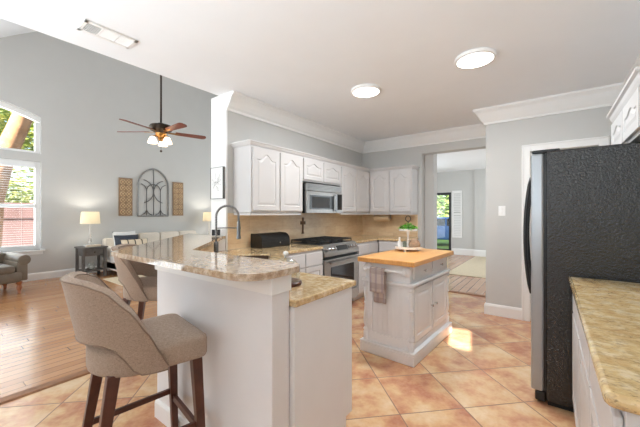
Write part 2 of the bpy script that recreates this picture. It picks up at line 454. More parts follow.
def panel_door(w_, h_, arch=True, t=.021, rail=.06, rise=None):
    """raised-panel door, front towards -Y, lower left corner at the origin"""
    mb = MB(); mb.box(0, w_, -.011, 0, 0, h_)
    rise = (min(.07, h_ * .14) if arch else 0) if rise is None else rise
    N = 14
    def loop(ins, y):
        a = rail + ins; x0, x1 = a, w_ - a; zb = a; zt = h_ - a - rise
        pts = [(x0, zb), (x1, zb)]
        for k in range(N + 1):
            u = 1 - 2 * k / N
            bump = rise * (.5 + .5 * math.cos(PI * min(1, abs(u) / .72))) if rise else 0
            pts.append(((x0 + x1) / 2 + u * (x1 - x0) / 2, zt + bump))
        return [(p[0], y, p[1]) for p in pts]
    def outer(y):
        pts = [(0, 0), (w_, 0)] + [((w_) * (1 - k / N), h_) for k in range(N + 1)]
        return [(p[0], y, p[1]) for p in pts]
    b = bmesh.new()
    L = [[b.verts.new(p) for p in q] for q in (outer(-.011), outer(-t), loop(0, -t), loop(.005, -.012), loop(.014, -.012), loop(.034, -t + .002))]
    n = len(L[0])
    for A, C in zip(L, L[1:]):
        for k in range(n): b.faces.new((A[k], A[(k + 1) % n], C[(k + 1) % n], C[k]))
    b.faces.new(L[-1])
    mb.merge(b)
    return mb

# ------------------------------------------------------------------ the setting
CZ = 2.80; WX = -3.06; LX = -8.54
struct(B(-3.22, .95, -2.0, 5.74, -.1, 0).build('floor', 'floor_tile'))
struct(B(-8.75, -3.22, -2.0, 7.3, -.1, 0).build('floor_living', 'wood_floor'))
struct(B(-4.2, 2.1, 5.74, 11.3, -.1, 0).build('floor_hall', 'hall_wood'))
struct(MB().prism([(-3.27, 0), (-3.175, 0), (-3.185, .012), (-3.255, .016)], -2.0, 2.25, 'y').build('trim_1', 'dark_floor_trim'))
struct(MB().prism([(5.70, 0), (5.80, 0), (5.79, .012), (5.71, .012)], -1.83, -.705, 'x').build('trim_2', 'dark_floor_trim'))
struct(B(-3.2, .95, -2.0, 5.55, CZ, CZ + .15).build('ceiling', 'ceiling_paint'))
struct(B(-4.2, 2.1, 5.75, 11.3, CZ, CZ + .15).build('ceiling_hall', 'ceiling_paint'))
# living-room vault: two slopes meeting over Y = 2.4
def zv(y): return 4.785 + .71 * (min(y, 2.4) - 1.08) - 0 * max(0, y - 2.4)
ys = [-2.0, 2.4, 7.3]
struct(MB().prism([(y, zv(y)) for y in ys] + [(y, zv(y) + .15) for y in ys[::-1]], LX - .2, -3.2, 'x').build('ceiling_vault', 'ceiling_paint'))
struct(MB().prism([(-2.0, CZ + .15), (7.3, CZ + .15)] + [(y, zv(y)) for y in ys[::-1]], -3.2, -3.08, 'x').build('wall_above_kitchen', 'wall_paint'))

# living-room wall with the arched window
WY0, WY1 = -.58, 1.68; WYC = (WY0 + WY1) / 2; SILL = .63
def arcz(y): return 3.639 - .195 * (y - WYC) ** 2
def arc(y0, y1, n=16, d=0): return [(y0 + (y1 - y0) * k / n, arcz(y0 + (y1 - y0) * k / n) - d) for k in range(n + 1)]
wl = MB()
wl.prism([(-2, 0), (7.3, 0), (7.3, SILL), (-2, SILL)], LX - .2, LX, 'x')
wl.prism([(-2, SILL), (WY0, SILL), (WY0, arcz(WY0)), (-2, arcz(WY0))], LX - .2, LX, 'x')
wl.prism([(WY1, SILL), (7.3, SILL), (7.3, zv(7.3)), (2.4, zv(2.4)), (WY1, zv(WY1))], LX - .2, LX, 'x')
wl.prism([(WY0, 2.46), (WY1, 2.46), (WY1, 2.63), (WY0, 2.63)], LX - .2, LX, 'x')
wl.prism([(WY1, zv(WY1)), (-2, zv(-2)), (-2, arcz(WY0))] + arc(WY0, WY1), LX - .2, LX, 'x')
struct(wl.build('wall_left', 'wall_paint'))
w1 = struct(MB().build('window_1', 'trim_white')) if False else None
fr = MB(); fx0, fx1 = LX - .14, LX - .05; ft = .085
fr.box(fx0, fx1, WY0, WY0 + ft, SILL, 2.46); fr.box(fx0, fx1, WY1 - ft, WY1, SILL, 2.46)
fr.box(fx0, fx1, WY0 + ft, WY1 - ft, SILL, SILL + ft); fr.box(fx0, fx1, WY0 + ft, WY1 - ft, 2.46 - ft, 2.46)
fr.box(fx0, fx1, WY0 + ft, WY1 - ft, 1.50, 1.57)
fr.box(fx0, fx1, WYC - .05, WYC + .05, SILL + ft, 2.46 - ft)
fr.box(fx0, fx1, WY0, WY0 + ft, 2.63, arcz(WY0) - .11); fr.box(fx0, fx1, WY1 - ft, WY1, 2.63, arcz(WY1) - .11)
fr.box(fx0, fx1, WY0 + ft, WY1 - ft, 2.63, 2.63 + .05)
fr.prism(arc(WY0, WY1) + arc(WY1, WY0, d=.11), fx0, fx1, 'x')
win = struct(fr.build('window_1', 'trim_white', bevel=.006))
MB().box(LX - .10, LX - .095, WY0 + ft, WY1 - ft, SILL + ft, 2.46 - ft).build('pane', 'window_glass', win)
MB().prism([(WY0 + ft, 2.68), (WY1 - ft, 2.68)] + arc(WY1 - ft, WY0 + ft, d=.1), LX - .10, LX - .095, 'x').build('pane', 'window_glass', win)
B(LX - .05, LX + .06, WY0 - .06, WY1 + .06, SILL - .035, SILL).build('window_sill', 'trim_white', win, bevel=.006)
B(LX, LX + .02, WY0 - .03, WY1 + .03, SILL - .10, SILL - .035).build('window_apron', 'trim_white', win, bevel=.004)

# rear and far walls of the living room, without glazed openings
def wall_with_hole(name, axis, a, t, u0, u1, z1, h0, h1, hz0, hz1, mat='wall_paint'):
    mb = MB()
    for (p0, p1, q0, q1) in ((u0, h0, 0, z1), (h1, u1, 0, z1), (h0, h1, 0, hz0), (h0, h1, hz1, z1)):
        if p1 - p0 < 1e-3 or q1 - q0 < 1e-3: continue
        if axis == 'y': mb.box(p0, p1, a, a + t, q0, q1)
        else: mb.box(a, a + t, p0, p1, q0, q1)
    return struct(mb.build(name, mat))
SUNX0, SUNX1, SUNZ0, SUNZ1 = .18, .42, 2.03, 2.29  # small opening added in the unseen rear wall to shape the floor's sun patch
wall_with_hole('wall_rear_living', 'y', -2.15, .15, LX - .2, -3.2, 4.3, -8.2, -8.2, 2, 2)
wall_with_hole('wall_rear', 'y', -2.15, .15, -3.2, .95, CZ + .15, SUNX0, SUNX1, SUNZ0, SUNZ1)
struct(B(LX - .2, -3.2, 7.3, 7.45, 0, 5.9).build('wall_far_living', 'wall_paint'))

# kitchen walls
struct(B(-3.35, WX, 2.27, 5.75, 0, CZ).build('wall_range', 'wall_paint'))
struct(B(-3.355, WX + .004, 2.25, 2.27, 0, CZ).build('trim_3', 'trim_white'))
struct(B(-3.35, -3.2, 5.75, 7.3, 0, 3.0).build('wall_living_side', 'wall_paint'))
wb = MB(); wb.box(WX, -1.855, 5.55, 5.75, 0, CZ); wb.box(-1.855, -.705, 5.55, 5.75, 2.46, CZ)
struct(wb.build('wall_back', 'wall_paint'))
struct(B(-2.1, -1.70, 5.75, 5.97, 0, CZ).build('wall_hall_return', 'wall_paint'))
SY = 4.77; DX0, DX1, DZ = -.20, .455, 2.17
ws = MB(); ws.box(-.705, DX0, SY, SY + .15, 0, CZ); ws.box(DX1, .95, SY, SY + .15, 0, CZ); ws.box(DX0, DX1, SY, SY + .15, DZ, CZ)
ws.box(-.705, -.55, SY + .15, 5.75, 0, CZ)
struct(ws.build('wall_switch', 'wall_paint'))
struct(B(-.55, .95, 5.6, 5.75, 0, CZ).build('wall_pantry', 'wall_paint'))
struct(B(.78, .95, -2.0, SY, 0, CZ).build('wall_right', 'wall_paint'))
# pantry door and casing
dr = struct(panel_door(DX1 - DX0 - .01, DZ - .01, False, t=.03, rail=.11).build('door_1', 'trim_white', loc=(DX0 + .005, SY + .055, 0)))
MB().sphere((.07, -.07, 1.0), .028).tube([(.07, -.03, 1.0), (.07, -.07, 1.0)], .011).build('door_knob', 'steel', dr, smooth=True)
cs = MB(); cw = .088
cs.box(DX0 - cw, DX0, SY - .022, SY, 0, DZ + cw); cs.box(DX1, DX1 + cw, SY - .022, SY, 0, DZ + cw); cs.box(DX0, DX1, SY - .022, SY, DZ, DZ + cw)
cs.box(DX0 - cw, DX0 - cw + .02, SY - .03, SY - .022, 0, DZ + cw); cs.box(DX1 + cw - .02, DX1 + cw, SY - .03, SY - .022, 0, DZ + cw); cs.box(DX0 - cw, DX1 + cw, SY - .03, SY - .022, DZ + cw - .02, DZ + cw)
struct(cs.build('trim_4', 'trim_white', bevel=.004))
# baseboards
bp = [(0, 0), (.018, 0), (.018, .12), (.010, .145), (0, .15)]
struct(sweep([(LX, -2.0), (LX, 7.3)], bp).build('baseboard_left', 'trim_white'))
struct(sweep([(-.705, 5.55), (-.705, SY), (DX0 - cw, SY)], bp).build('baseboard_switch', 'trim_white'))
# crown moulding
cp = [(0, 2.60), (.02, 2.60), (.022, 2.625), (.045, 2.645), (.075, 2.69), (.10, 2.74), (.125, 2.765), (.14, 2.775), (.14, CZ), (0, CZ)]
struct(sweep([(WX, 2.25), (WX, 5.55), (-.705, 5.55), (-.705, SY), (.78, SY), (.78, -2.0)], cp).build('trim_5', 'trim_white'))
# hall
HY = 11.05
hw = MB()
gx0, gx1, gz = -3.75, -2.68, 2.10
hw.box(-4.2, gx0, HY, HY + .2, 0, CZ); hw.box(gx1, -1.95, HY, HY + .2, 0, CZ); hw.box(gx0, gx1, HY, HY + .2, gz, CZ)
hw.box(-1.95, 2.1, HY - .06, HY + .2, 0, CZ)
struct(hw.build('wall_hall_far', 'wall_paint'))
struct(B(-4.2, -4.0, 5.75, HY, 0, CZ).build('wall_hall_left', 'wall_paint'))
struct(B(2.0, 2.1, 5.75, HY, 0, CZ).build('wall_hall_right', 'wall_paint'))
struct(B(-3.2, -2.1, 5.75, 5.9, 0, CZ).build('wall_hall_near', 'wall_paint'))
struct(B(-.55, 2.1, 5.75, 5.9, 0, CZ).build('wall_hall_near_right', 'wall_paint'))
struct(sweep([(gx1 + .02, HY), (-1.95, HY), (-1.95, HY - .06), (2.0, HY - .06)], [(0, 0), (.02, 0), (.02, .17), (.012, .20), (0, .21)]).build('baseboard_hall', 'trim_white'))
gd = MB(); q = .085
gd.box(gx0, gx0 + q, HY + .03, HY + .09, 0, gz); gd.box(gx1 - q, gx1, HY + .03, HY + .09, 0, gz)
gd.box(gx0 + q, gx1 - q, HY + .03, HY + .09, 0, .16); gd.box(gx0 + q, gx1 - q, HY + .03, HY + .09, gz - q, gz)
gdo = struct(gd.build('door_2', 'black_plastic', bevel=.004))
B(gx0 + q, gx1 - q, HY + .055, HY + .06, .16, gz - q).build('pane', 'window_glass', gdo)

# ------------------------------------------------------------------ upper cabinets, range wall
UX = -2.735; UB, UT = 1.39, 2.17
def upper(x, y, rot, width, depth, z0, z1, doors, label, group, endpanel=False, arch=True, rail=.06):
    t = thing('wall_cabinet', label, 'cabinet', (x, y, 0), rot, group)
    MB().box(0, width, 0, depth, z0, z1).build('cabinet_body', 'cabinet_white', t, bevel=.003)
    dw = (width - .03 - .02 * (doors - 1)) / doors
    for k in range(doors):
        panel_door(dw, z1 - z0 - .05, arch, rail=rail).build('door', 'cabinet_white', t, loc=(.015 + k * (dw + .02), -.001, z0 + .025), bevel=.002)
    return t
R90 = PI / 2
GU = 'white raised panel wall cabinets'
# local x -> +Y, front -> +X : rot +90deg ; local +y -> -X
upper(UX, 2.35, R90, .905, .32, UB, UT, 2, 'white two-door wall cabinet left of the microwave, at the free end of the run', GU)
upper(UX, 3.26, R90, .955, .32, 1.83, UT, 2, 'short white two-door wall cabinet directly above the microwave', GU, rail=.055)
upper(UX, 4.22, R90, .995, .32, UB, UT, 2, 'white two-door wall cabinet between the microwave and the room corner', GU)
upper(-2.735 + .02, 5.225, 0, .80, .32, UB, UT, 2, 'white wall cabinet on the back wall beside the hall opening', GU, arch=True)
UBY = 5.225
cc = sweep([(WX, 2.345), (UX, 2.345), (UX, UBY), (-1.915, UBY), (-1.915, 5.55)], [(-.02, 2.17), (.008, 2.17), (.02, 2.19), (.024, 2.20), (.034, 2.205), (.034, 2.22), (-.02, 2.22)])
tag(cc.build('cabinet_crown', 'cabinet_white'), 'white crown strip along the tops of the range wall cabinets', 'moulding')
lr = sweep([(WX, 2.36), (UX - .02, 2.36), (UX - .02, 3.25)], [(-.002, 1.385), (.012, 1.385), (.012, 1.36), (-.002, 1.36)])
tag(lr.build('light_rail', 'cabinet_white'), 'thin white rail under the wall cabinets left of the microwave', 'moulding')
lr = (sweep([(UX - .02, 4.24), (UX - .02, UBY + .02), (-1.93, UBY + .02), (-1.93, 5.55)], [(-.002, 1.385), (.012, 1.385), (.012, 1.36), (-.002, 1.36)]))
tag(lr.build('light_rail', 'cabinet_white'), 'thin white rail under the corner wall cabinets right of the microwave', 'moulding')

# backsplash (fixed tile on the walls)
bs = MB(); bs.box(WX, WX + .012, 2.272, 5.55, .95, UB - .005); bs.box(WX + .012, -1.92, 5.538, 5.55, .95, UB - .005)
struct(bs.build('trim_6', 'travertine_tile'))

# ------------------------------------------------------------------ base cabinets and granite
BX = -2.41; CT = .95; CB = .914
def base_unit(x, y, rot, width, depth, cols, label, group, drawers=True, toe=True, mat='cabinet_white', knobs=False):
    t = thing('base_cabinet', label, 'cabinet', (x, y, 0), rot, group)
    MB().box(0, width, .0, depth, .11, CB - .002).box(0, width, .07, depth, 0, .11).build('cabinet_body', mat, t, bevel=.002)
    dw = (width - .03 - .015 * (cols - 1)) / cols
    for k in range(cols):
        xx = .015 + k * (dw + .015)
        if drawers:
            MB().box(0, dw, -.02, 0, 0, .16, .005).build('drawer', mat, t, loc=(xx, -.001, CB - .19))
            panel_door(dw, CB - .19 - .015 - .13, False).build('door', mat, t, loc=(xx, -.001, .13), bevel=.002)
        else:
            panel_door(dw, CB - .16, False).build('door', mat, t, loc=(xx, -.001, .13), bevel=.002)
    return t
GB = 'white base cabinets under the granite'
base_unit(BX, 2.55, R90, .73, .63, 2, 'white base cabinet with two drawers left of the range', GB)
base_unit(BX, 4.205, R90, .715, .63, 2, 'white base cabinet right of the range, near the room corner', GB)
base_unit(BX + .02, 4.925, 0, .47, .605, 1, 'white base cabinet on the back wall below the corner wall cabinet', GB)
# diagonal sink base
sb = thing('sink_cabinet', 'white corner base cabinet under the sink, facing diagonally into the kitchen', 'cabinet', (0, 0, 0))
MB().prism([(-1.60, 1.72), (-2.395, 2.515), (-2.63, 2.28), (-1.835, 1.485)], 0, .72).build('cabinet_body', 'cabinet_white', sb)
# peninsula base
pn = thing('peninsula_cabinet', 'white base cabinet block of the breakfast bar peninsula with plain end panel', 'cabinet')
MB().box(-1.58, -1.02, 1.145, 1.70, .12, CB - .002).box(-1.58, -1.02, 1.145, 1.63, 0, .12).build('cabinet_body', 'knee_wall_white', pn, bevel=.002)
MB().box(-1.024, -1.012, 1.147, 1.70, .12, CB - .002).box(-1.024, -1.012, 1.147, 1.63, 0, .12).build('end_panel', 'knee_wall_white', pn, bevel=.002)
panel_door(.53, .75, False).build('door', 'cabinet_white', pn, loc=(-1.03, 1.702, .13), rotz=PI)

# low granite: corner L with chamfer and a sink hole, plus the piece right of the range
def diag(p, q): return ((p - q) * .70711, (p + q) * .70711)      # p across towards the kitchen, q along the bar leg
HP0, HP1, HQ0, HQ1 = -.48, -.06, 2.62, 3.30
h00, h10, h11, h01 = diag(HP0, HQ0), diag(HP1, HQ0), diag(HP1, HQ1), diag(HP0, HQ1)
outer = [(-1.0, 1.142), (-1.0, 1.735), (-1.58, 1.735), (-2.385, 2.54), (-2.385, 3.275), (WX + .013, 3.275), (WX + .013, 2.28), (WX + .013, 2.10), (-2.10, 1.142)]
def slab_with_hole(pieces, z0, z1):
    mb = MB()
    for p in pieces: mb.prism(p, z0, z1)
    return mb
lc = slab_with_hole([
    [outer[0], outer[1], outer[2], h10, h00, outer[8]],
    [outer[2], outer[3], h11, h10],
    [outer[3], outer[4], outer[5], outer[6], h11],
    [outer[6], outer[7], outer[8], h00, h01, h11],
], CB, CT)
bmesh.ops.remove_doubles(lc.bm, verts=lc.bm.verts, dist=1e-4)
# drop the internal walls between the pieces
seen = {}
for f in list(lc.bm.faces):
    k = tuple(sorted(v.index for v in f.verts)); seen.setdefault(k, []).append(f)
lc.bm.verts.index_update(); seen = {}
for f in list(lc.bm.faces):
    k = tuple(sorted(v.index for v in f.verts)); seen.setdefault(k, []).append(f)
dead = [f for fs in seen.values() if len(fs) > 1 for f in fs]
bmesh.ops.delete(lc.bm, geom=dead, context='FACES')
bmesh.ops.recalc_face_normals(lc.bm, faces=lc.bm.faces)
tag(lc.build('worktop', 'granite_tan', bevel=.012, seg=3), 'low granite worktop wrapping the corner sink from the bar to the range', 'worktop')
rc = MB().prism([(WX + .013, 4.195), (-2.385, 4.195), (-2.385, 4.90), (-1.90, 4.90), (-1.90, 5.537), (WX + .013, 5.537)], CB, CT)
tag(rc.build('worktop', 'granite_tan', bevel=.012, seg=3), 'granite worktop right of the range under the corner wall cabinets', 'worktop')

# sink basin
sk = thing('sink', 'dark corner sink set diagonally into the tan granite', 'sink', (0, 0, 0))
def dq(p0, p1, q0, q1): return [diag(p0, q0), diag(p1, q0), diag(p1, q1), diag(p0, q1)]
s_ = MB()
wt_ = .008
s_.prism(dq(HP0 + .001, HP1 - .001, HQ0 + .001, HQ1 - .001), .735, .745)
for qq in (dq(HP0 + .001, HP0 + wt_, HQ0 + .001, HQ1 - .001), dq(HP1 - wt_, HP1 - .001, HQ0 + .001, HQ1 - .001), dq(HP0 + wt_, HP1 - wt_, HQ0 + .001, HQ0 + wt_), dq(HP0 + wt_, HP1 - wt_, HQ1 - wt_, HQ1 - .001)):
    s_.prism(qq, .745, .935)
s_.build('basin', 'dark_sink', sk)
c_ = diag(-.27, 2.96); MB().lathe([(0, 0), (.045, 0), (.045, .004), (.03, .006), (0, .004)], (c_[0], c_[1], .745)).build('drain', 'steel', sk)

# faucet
fx, fy = -2.56, 1.77
fa = thing('faucet', 'tall stainless spring-neck kitchen faucet standing beside the corner sink', 'faucet', (fx, fy, CT), PI / 4)
MB().lathe([(.03, 0), (.03, .012), (.022, .02), (.022, .15), (.018, .16), (0, .165)]).build('body', 'gunmetal', fa, smooth='auto')
r_ = .105; pts = [(0, 0, .15)] + [(0, 0, .15 + .25 * k / 5) for k in range(1, 6)] + [(r_ - r_ * math.cos(a), 0, .40 + r_ * math.sin(a)) for a in [PI * k / 14 for k in range(1, 15)]] + [(2 * r_, 0, .36)]
MB().tube(pts, .009, 10).build('neck', 'gunmetal', fa, smooth=True)
sp = MB()
for k in range(60):
    pass
hel = []
tot = len(pts) - 1
for k in range(421):
    u = k / 420 * (tot - 1) + 1; i = min(int(u), tot - 1); f_ = u - i
    a, b_ = Vector(pts[i]), Vector(pts[i + 1]); p = a.lerp(b_, f_); d = (b_ - a).normalized(); n1 = Vector((0, 1, 0)); n2 = d.cross(n1)
    an = k * 2 * PI / 7; hel.append(p + .0108 * (math.cos(an) * n1 + math.sin(an) * n2))
MB().tube(hel, .0022, 4).build('spring', 'steel', fa, smooth=True)
MB().lathe([(.012, .36), (.014, .34), (.017, .30), (.017, .22), (.022, .20), (.022, .185), (0, .185)], (2 * r_, 0, 0), 14).build('spray_head', 'gunmetal', fa, smooth='auto')
MB().tube([(0, 0, .29), (r_, 0, .292), (2 * r_, 0, .29)], .005).lathe([(.020, -.008), (.020, .008)], (2 * r_, 0, .29), 14).build('holder_arm', 'gunmetal', fa, smooth='auto')
MB().tube([(0, -.02, .08), (0, -.05, .085), (.01, -.065, .12)], .007).build('lever', 'gunmetal', fa, smooth=True)

# knee wall and raised bar
kw = MB().prism([(-1.04, 1.02), (-1.04, 1.14), (-2.095, 1.14), (-3.062, 2.107), (-3.062, 2.245), (-3.37, 2.245), (-2.145, 1.02)], 0, 1.081)
kwo = struct(kw.build('wall_knee', 'knee_wall_white', bevel=.004))
tr = sweep([(-3.37, 2.245), (-2.145, 1.02), (-1.04, 1.02), (-1.04, 1.14)], [(0, 1.0), (.014, 1.0), (.014, 1.081), (0, 1.081)])
struct(tr.build('trim_7', 'trim_white', bevel=.002))
struct(sweep([(-3.37, 2.245), (-2.145, 1.02), (-1.04, 1.02), (-1.04, 1.142)], [(0, 0), (.014, 0), (.014, .10), (.008, .115), (0, .12)]).build('baseboard_knee', 'trim_white'))
ks = MB().prism([(-1.045, 1.1405), (-1.045, 1.152), (-2.09, 1.152), (-3.045, 2.107), (-3.045, 2.09), (-2.097, 1.1405)], CT, 1.081)
struct(ks.build('trim_8', 'travertine_tile'))
def rounded(pts, rad, n=6):
    out = []
    m = len(pts)
    for k in range(m):
        p, a, b_ = Vector(pts[k]), Vector(pts[k - 1]), Vector(pts[(k + 1) % m]); r = rad.get(k, 0)
        if not r: out.append(tuple(p)); continue
        d1, d2 = (a - p).normalized(), (b_ - p).normalized()
        s0, s1 = p + d1 * r, p + d2 * r
        for j in range(n + 1):
            t_ = j / n; out.append(tuple((1 - t_) ** 2 * s0 + 2 * t_ * (1 - t_) * p + t_ ** 2 * s1))
    return out
bar = rounded([(-1.01, .855), (-1.01, 1.25), (-2.10, 1.25), (-3.065, 2.215), (-3.065, 2.246), (-3.86, 2.246), (-2.49, .875), (-2.46, .85)], {0: .16, 1: .12, 7: .015, 6: .03}, 8)
tag(MB().prism(bar, 1.083, 1.115).build('breakfast_counter', 'granite_bar', bevel=.012, seg=4, smooth='auto'), 'raised polished granite breakfast bar top bending around the corner sink', 'countertop')

# ------------------------------------------------------------------ range and microwave
rg = thing('range', 'stainless steel gas range with black grates against the tan backsplash', 'stove', (-2.40, 3.28, 0), R90)
RW = .905
MB().box(.002, RW - .002, .03, .63, .10, .93).box(.05, RW - .05, .09, .60, 0, .10).build('body', 'black_plastic', rg, bevel=.003)
MB().box(.005, RW - .005, -.02, .03, .10, .25, .006).build('warming_drawer', 'steel', rg)
od = MB().box(.005, RW - .005, -.03, .028, .265, .76, .008).build('oven_door', 'steel', rg)
MB().box(.15, RW - .15, -.035, -.029, .36, .65, .002).build('oven_window', 'dark_glass', od)
MB().tube([(.08, -.075, .715), (RW - .08, -.075, .715)], .013, 10).tube([(.11, -.03, .715), (.11, -.075, .715)], .009).tube([(RW - .11, -.03, .715), (RW - .11, -.075, .715)], .009).build('handle', 'steel', od, smooth='auto')
cpn = MB().prism([(.03, .80), (-.035, .80), (-.035, .845), (.02, .945), (.06, .945), (.06, .80)], .003, RW - .003, 'x').build('control_panel', 'steel', rg, bevel=.004)
TP = Matrix.Translation((0, -.011, .893)) @ Matrix.Rotation(-math.atan2(.055, .1), 4, 'X')
MB().box(.32, .59, -.006, 0, -.035, .035, T=TP).build('display', 'dark_glass', cpn)
for xk in (.08, .165, .25, .665, .745, .825):
    MB().lathe([(.026, 0), (.026, .006), (.02, .01), (.018, .032), (0, .034)], (0, 0, 0), 16, T=TP @ Matrix.Translation((xk, -.002, 0)) @ Matrix.Rotation(PI / 2, 4, 'X')).build('knob', 'chrome', cpn, smooth='auto')
ck = MB().box(.0, RW, .04, .63, .93, .955, .004).build('cooktop', 'steel', rg)
MB().box(.03, RW - .03, .07, .60, .9545, .957).build('burner_tray', 'black_iron', ck)
for k in range(3):
    g0 = .035 + k * (RW - .07) / 3 + .006; g1 = g0 + (RW - .07) / 3 - .012; gm = MB(); h0, h1 = .988, 1.006
    for yy in (.075, .205, .33, .465, .583): gm.box(g0, g1, yy, yy + .012, h0, h1)
    for xx in (g0, (g0 + g1) / 2 - .006, g1 - .012): gm.box(xx, xx + .012, .075, .595, h0, h1)
    for xx in (g0, g1 - .012):
        for yy in (.075, .583): gm.box(xx, xx + .012, yy, yy + .012, .957, h0)
    gm.build('grate', 'black_iron', rg, bevel=.002)
    if k != 1:
        for yy in (.20, .46): MB().lathe([(.05, 0), (.05, .012), (.036, .014), (.036, .02), (0, .022)], ((g0 + g1) / 2, yy, .957), 16).build('burner', 'black_iron', rg)
    else: MB().lathe([(.06, 0), (.06, .012), (.045, .014), (.045, .02), (0, .022)], ((g0 + g1) / 2, .33, .957), 16).build('burner', 'black_iron', rg)

mw = thing('microwave', 'stainless over-the-range microwave under the short wall cabinet', 'microwave', (-2.675, 3.275, 1.385), R90)
MW, MH = .90, .42
MB().box(0, MW, .03, .38, 0, MH).build('body', 'black_plastic', mw, bevel=.004)
MB().box(.0, MW, .0, .03, MH - .105, MH, .004).build('vent_panel', 'steel', mw)
v_ = MB()
for k in range(4): v_.box(.03, MW - .03, -.002, .0, MH - .09 + k * .02, MH - .084 + k * .02)
v_.build('vent_grille', 'gunmetal', mw)
dd = MB().box(.0, .725, -.012, .03, .0, MH - .11, .005).build('door', 'steel', mw)
MB().box(.06, .64, -.016, -.011, .055, MH - .165, .002).build('door_frame', 'dark_glass', dd)
MB().box(.10, .54, -.0175, -.0155, .075, MH - .185).build('door_window', 'grey_glass', dd)
MB().box(.665, .70, -.05, -.035, .02, MH - .13, .005).box(.67, .695, -.04, -.01, .03, .05).box(.67, .695, -.04, -.01, MH - .16, MH - .14).build('handle', 'silver_door', dd)
cpm = MB().box(.73, MW, -.012, .03, .0, MH - .11, .004).build('control_panel', 'steel', mw)
MB().box(.75, MW - .02, -.015, -.011, .05, MH - .125, .001).build('keypad', 'dark_glass', cpm)

# bread box
bb = thing('bread_box', 'black roll-top bread box on the granite left of the range', 'bread box', (-2.80, 2.60, CT), R90)
BL = .50
prof = [(.02, 0), (.23, 0), (.23, .175)] + [(.12 - .10 * math.sin(a), .075 + .10 * math.cos(a)) for a in [PI / 2 * k / 8 for k in range(9)]]
MB().prism(prof, 0, .012, 'x').build('side_panel', 'black_plastic', bb); MB().prism(prof, BL - .012, BL, 'x').build('side_panel', 'black_plastic', bb)
MB().prism([(.026, .004), (.226, .004), (.226, .171)] + [(.12 - .094 * math.sin(a), .075 + .094 * math.cos(a)) for a in [PI / 2 * k / 8 for k in range(9)]], .012, BL - .012, 'x').build('shell', 'black_iron', bb, smooth='auto')
lid = MB()
for k in range(9):
    a0 = PI / 2 * k / 9 + .03; a1 = PI / 2 * (k + 1) / 9 - .01
    lid.prism([(.12 - rr * math.sin(a), .075 + rr * math.cos(a)) for rr, a in ((.094, a0), (.099, a0), (.099, a1), (.094, a1))], .013, BL - .013, 'x')
lid.box(.013, BL - .013, .020, .027, .006, .075)
lid = lid.build('roll_lid', 'black_plastic', bb)
MB().sphere((BL * .6, .008, .055), .011).build('knob', 'chrome', lid, smooth=True)

# wall cross
cr = MB(); 
for (a0, a1, b0, b1) in ((-.017, .017, -.13, .105),):
    cr.prism([(-.028, -.13), (.028, -.13), (.014, -.09), (.013, .02), (.05, .008), (.056, .028), (.056, .05), (.05, .065), (.013, .052), (.016, .09), (.024, .112), (0, .122), (-.024, .112), (-.016, .09), (-.013, .052), (-.05, .065), (-.056, .05), (-.056, .028), (-.05, .008), (-.013, .02), (-.014, -.09)], -.014, 0, 'y')
tag(cr.build('wall_cross', 'cross_brown', loc=(WX + .013, 3.64, 1.20), rotz=R90, bevel=.003), 'small brown ornamental cross on the backsplash behind the range', 'cross')

# paper roll under the corner cabinet
pr = thing('paper_towel_holder', 'roll of tan paper towel mounted under the corner wall cabinet', 'paper towel', (-2.68, 5.36, 1.30))
MB().lathe([(.055, 0), (.055, .30)], (0, 0, 0), 20, T=Matrix.Rotation(PI / 2, 4, 'Y')).build('roll', 'kraft_paper', pr, smooth='auto')
MB().box(-.02, -.008, -.015, .015, -.02, .085).box(.31, .322, -.015, .015, -.02, .085).tube([(-.02, 0, 0), (.32, 0, 0)], .008).build('bracket', 'steel', pr)

# glass cloche on the peninsula
cl = thing('glass_cloche', 'clear glass dome on a dark wooden base behind the bar end', 'cloche', (-1.285, 1.375, CT))
MB().lathe([(.094, 0), (.098, .008), (.098, .018), (.092, .024), (0, .024)]).build('base', 'walnut', cl, smooth='auto')
MB().lathe([(.088, .024), (.088, .09), (.08, .122), (.055, .148), (.02, .162), (0, .164), (0, .161), (.019, .159), (.053, .145), (.077, .12), (.085, .09), (.085, .024)], caps=False).build('dome', 'clear_glass', cl, smooth=True)
MB().lathe([(.008, .163), (.007, .172), (.016, .180), (.018, .190), (.011, .200), (0, .203)]).build('knob', 'white_ceramic', cl, smooth=True)

# small black device on the bar by the wall end
dv = thing('smart_display', 'small black display with a pale rim on the bar beside the white wall end', 'display', (-3.13, 2.165, 1.115), math.radians(52))
MB().prism([(-.04, 0), (.04, 0), (.03, .085), (-.015, .085)], -.055, .055, 'x').build('body', 'plate_white', dv, bevel=.006)
MB().prism([(-.043, .01), (-.039, .01), (-.016, .078), (-.020, .078)], -.047, .047, 'x').build('screen', 'dark_glass', dv)

# ------------------------------------------------------------------ island cart
il = thing('kitchen_island', 'white kitchen island cart with butcher block top and turned corner posts', 'kitchen island', (-1.225, 3.27, 0), math.radians(-3.2))
IW, IL = .57, 1.10
hx, hy = IW / 2, IL / 2
MB().box(-hx, hx, -hy, hy, 0, .095).prism([(-hx, -hy), (hx, -hy), (hx, hy), (-hx, hy)], .095, .115).build('plinth', 'island_white', il, bevel=.008)
bx, by = hx - .05, hy - .05
ib = MB(); ib.box(-bx, bx, -by, by, .115, .90)
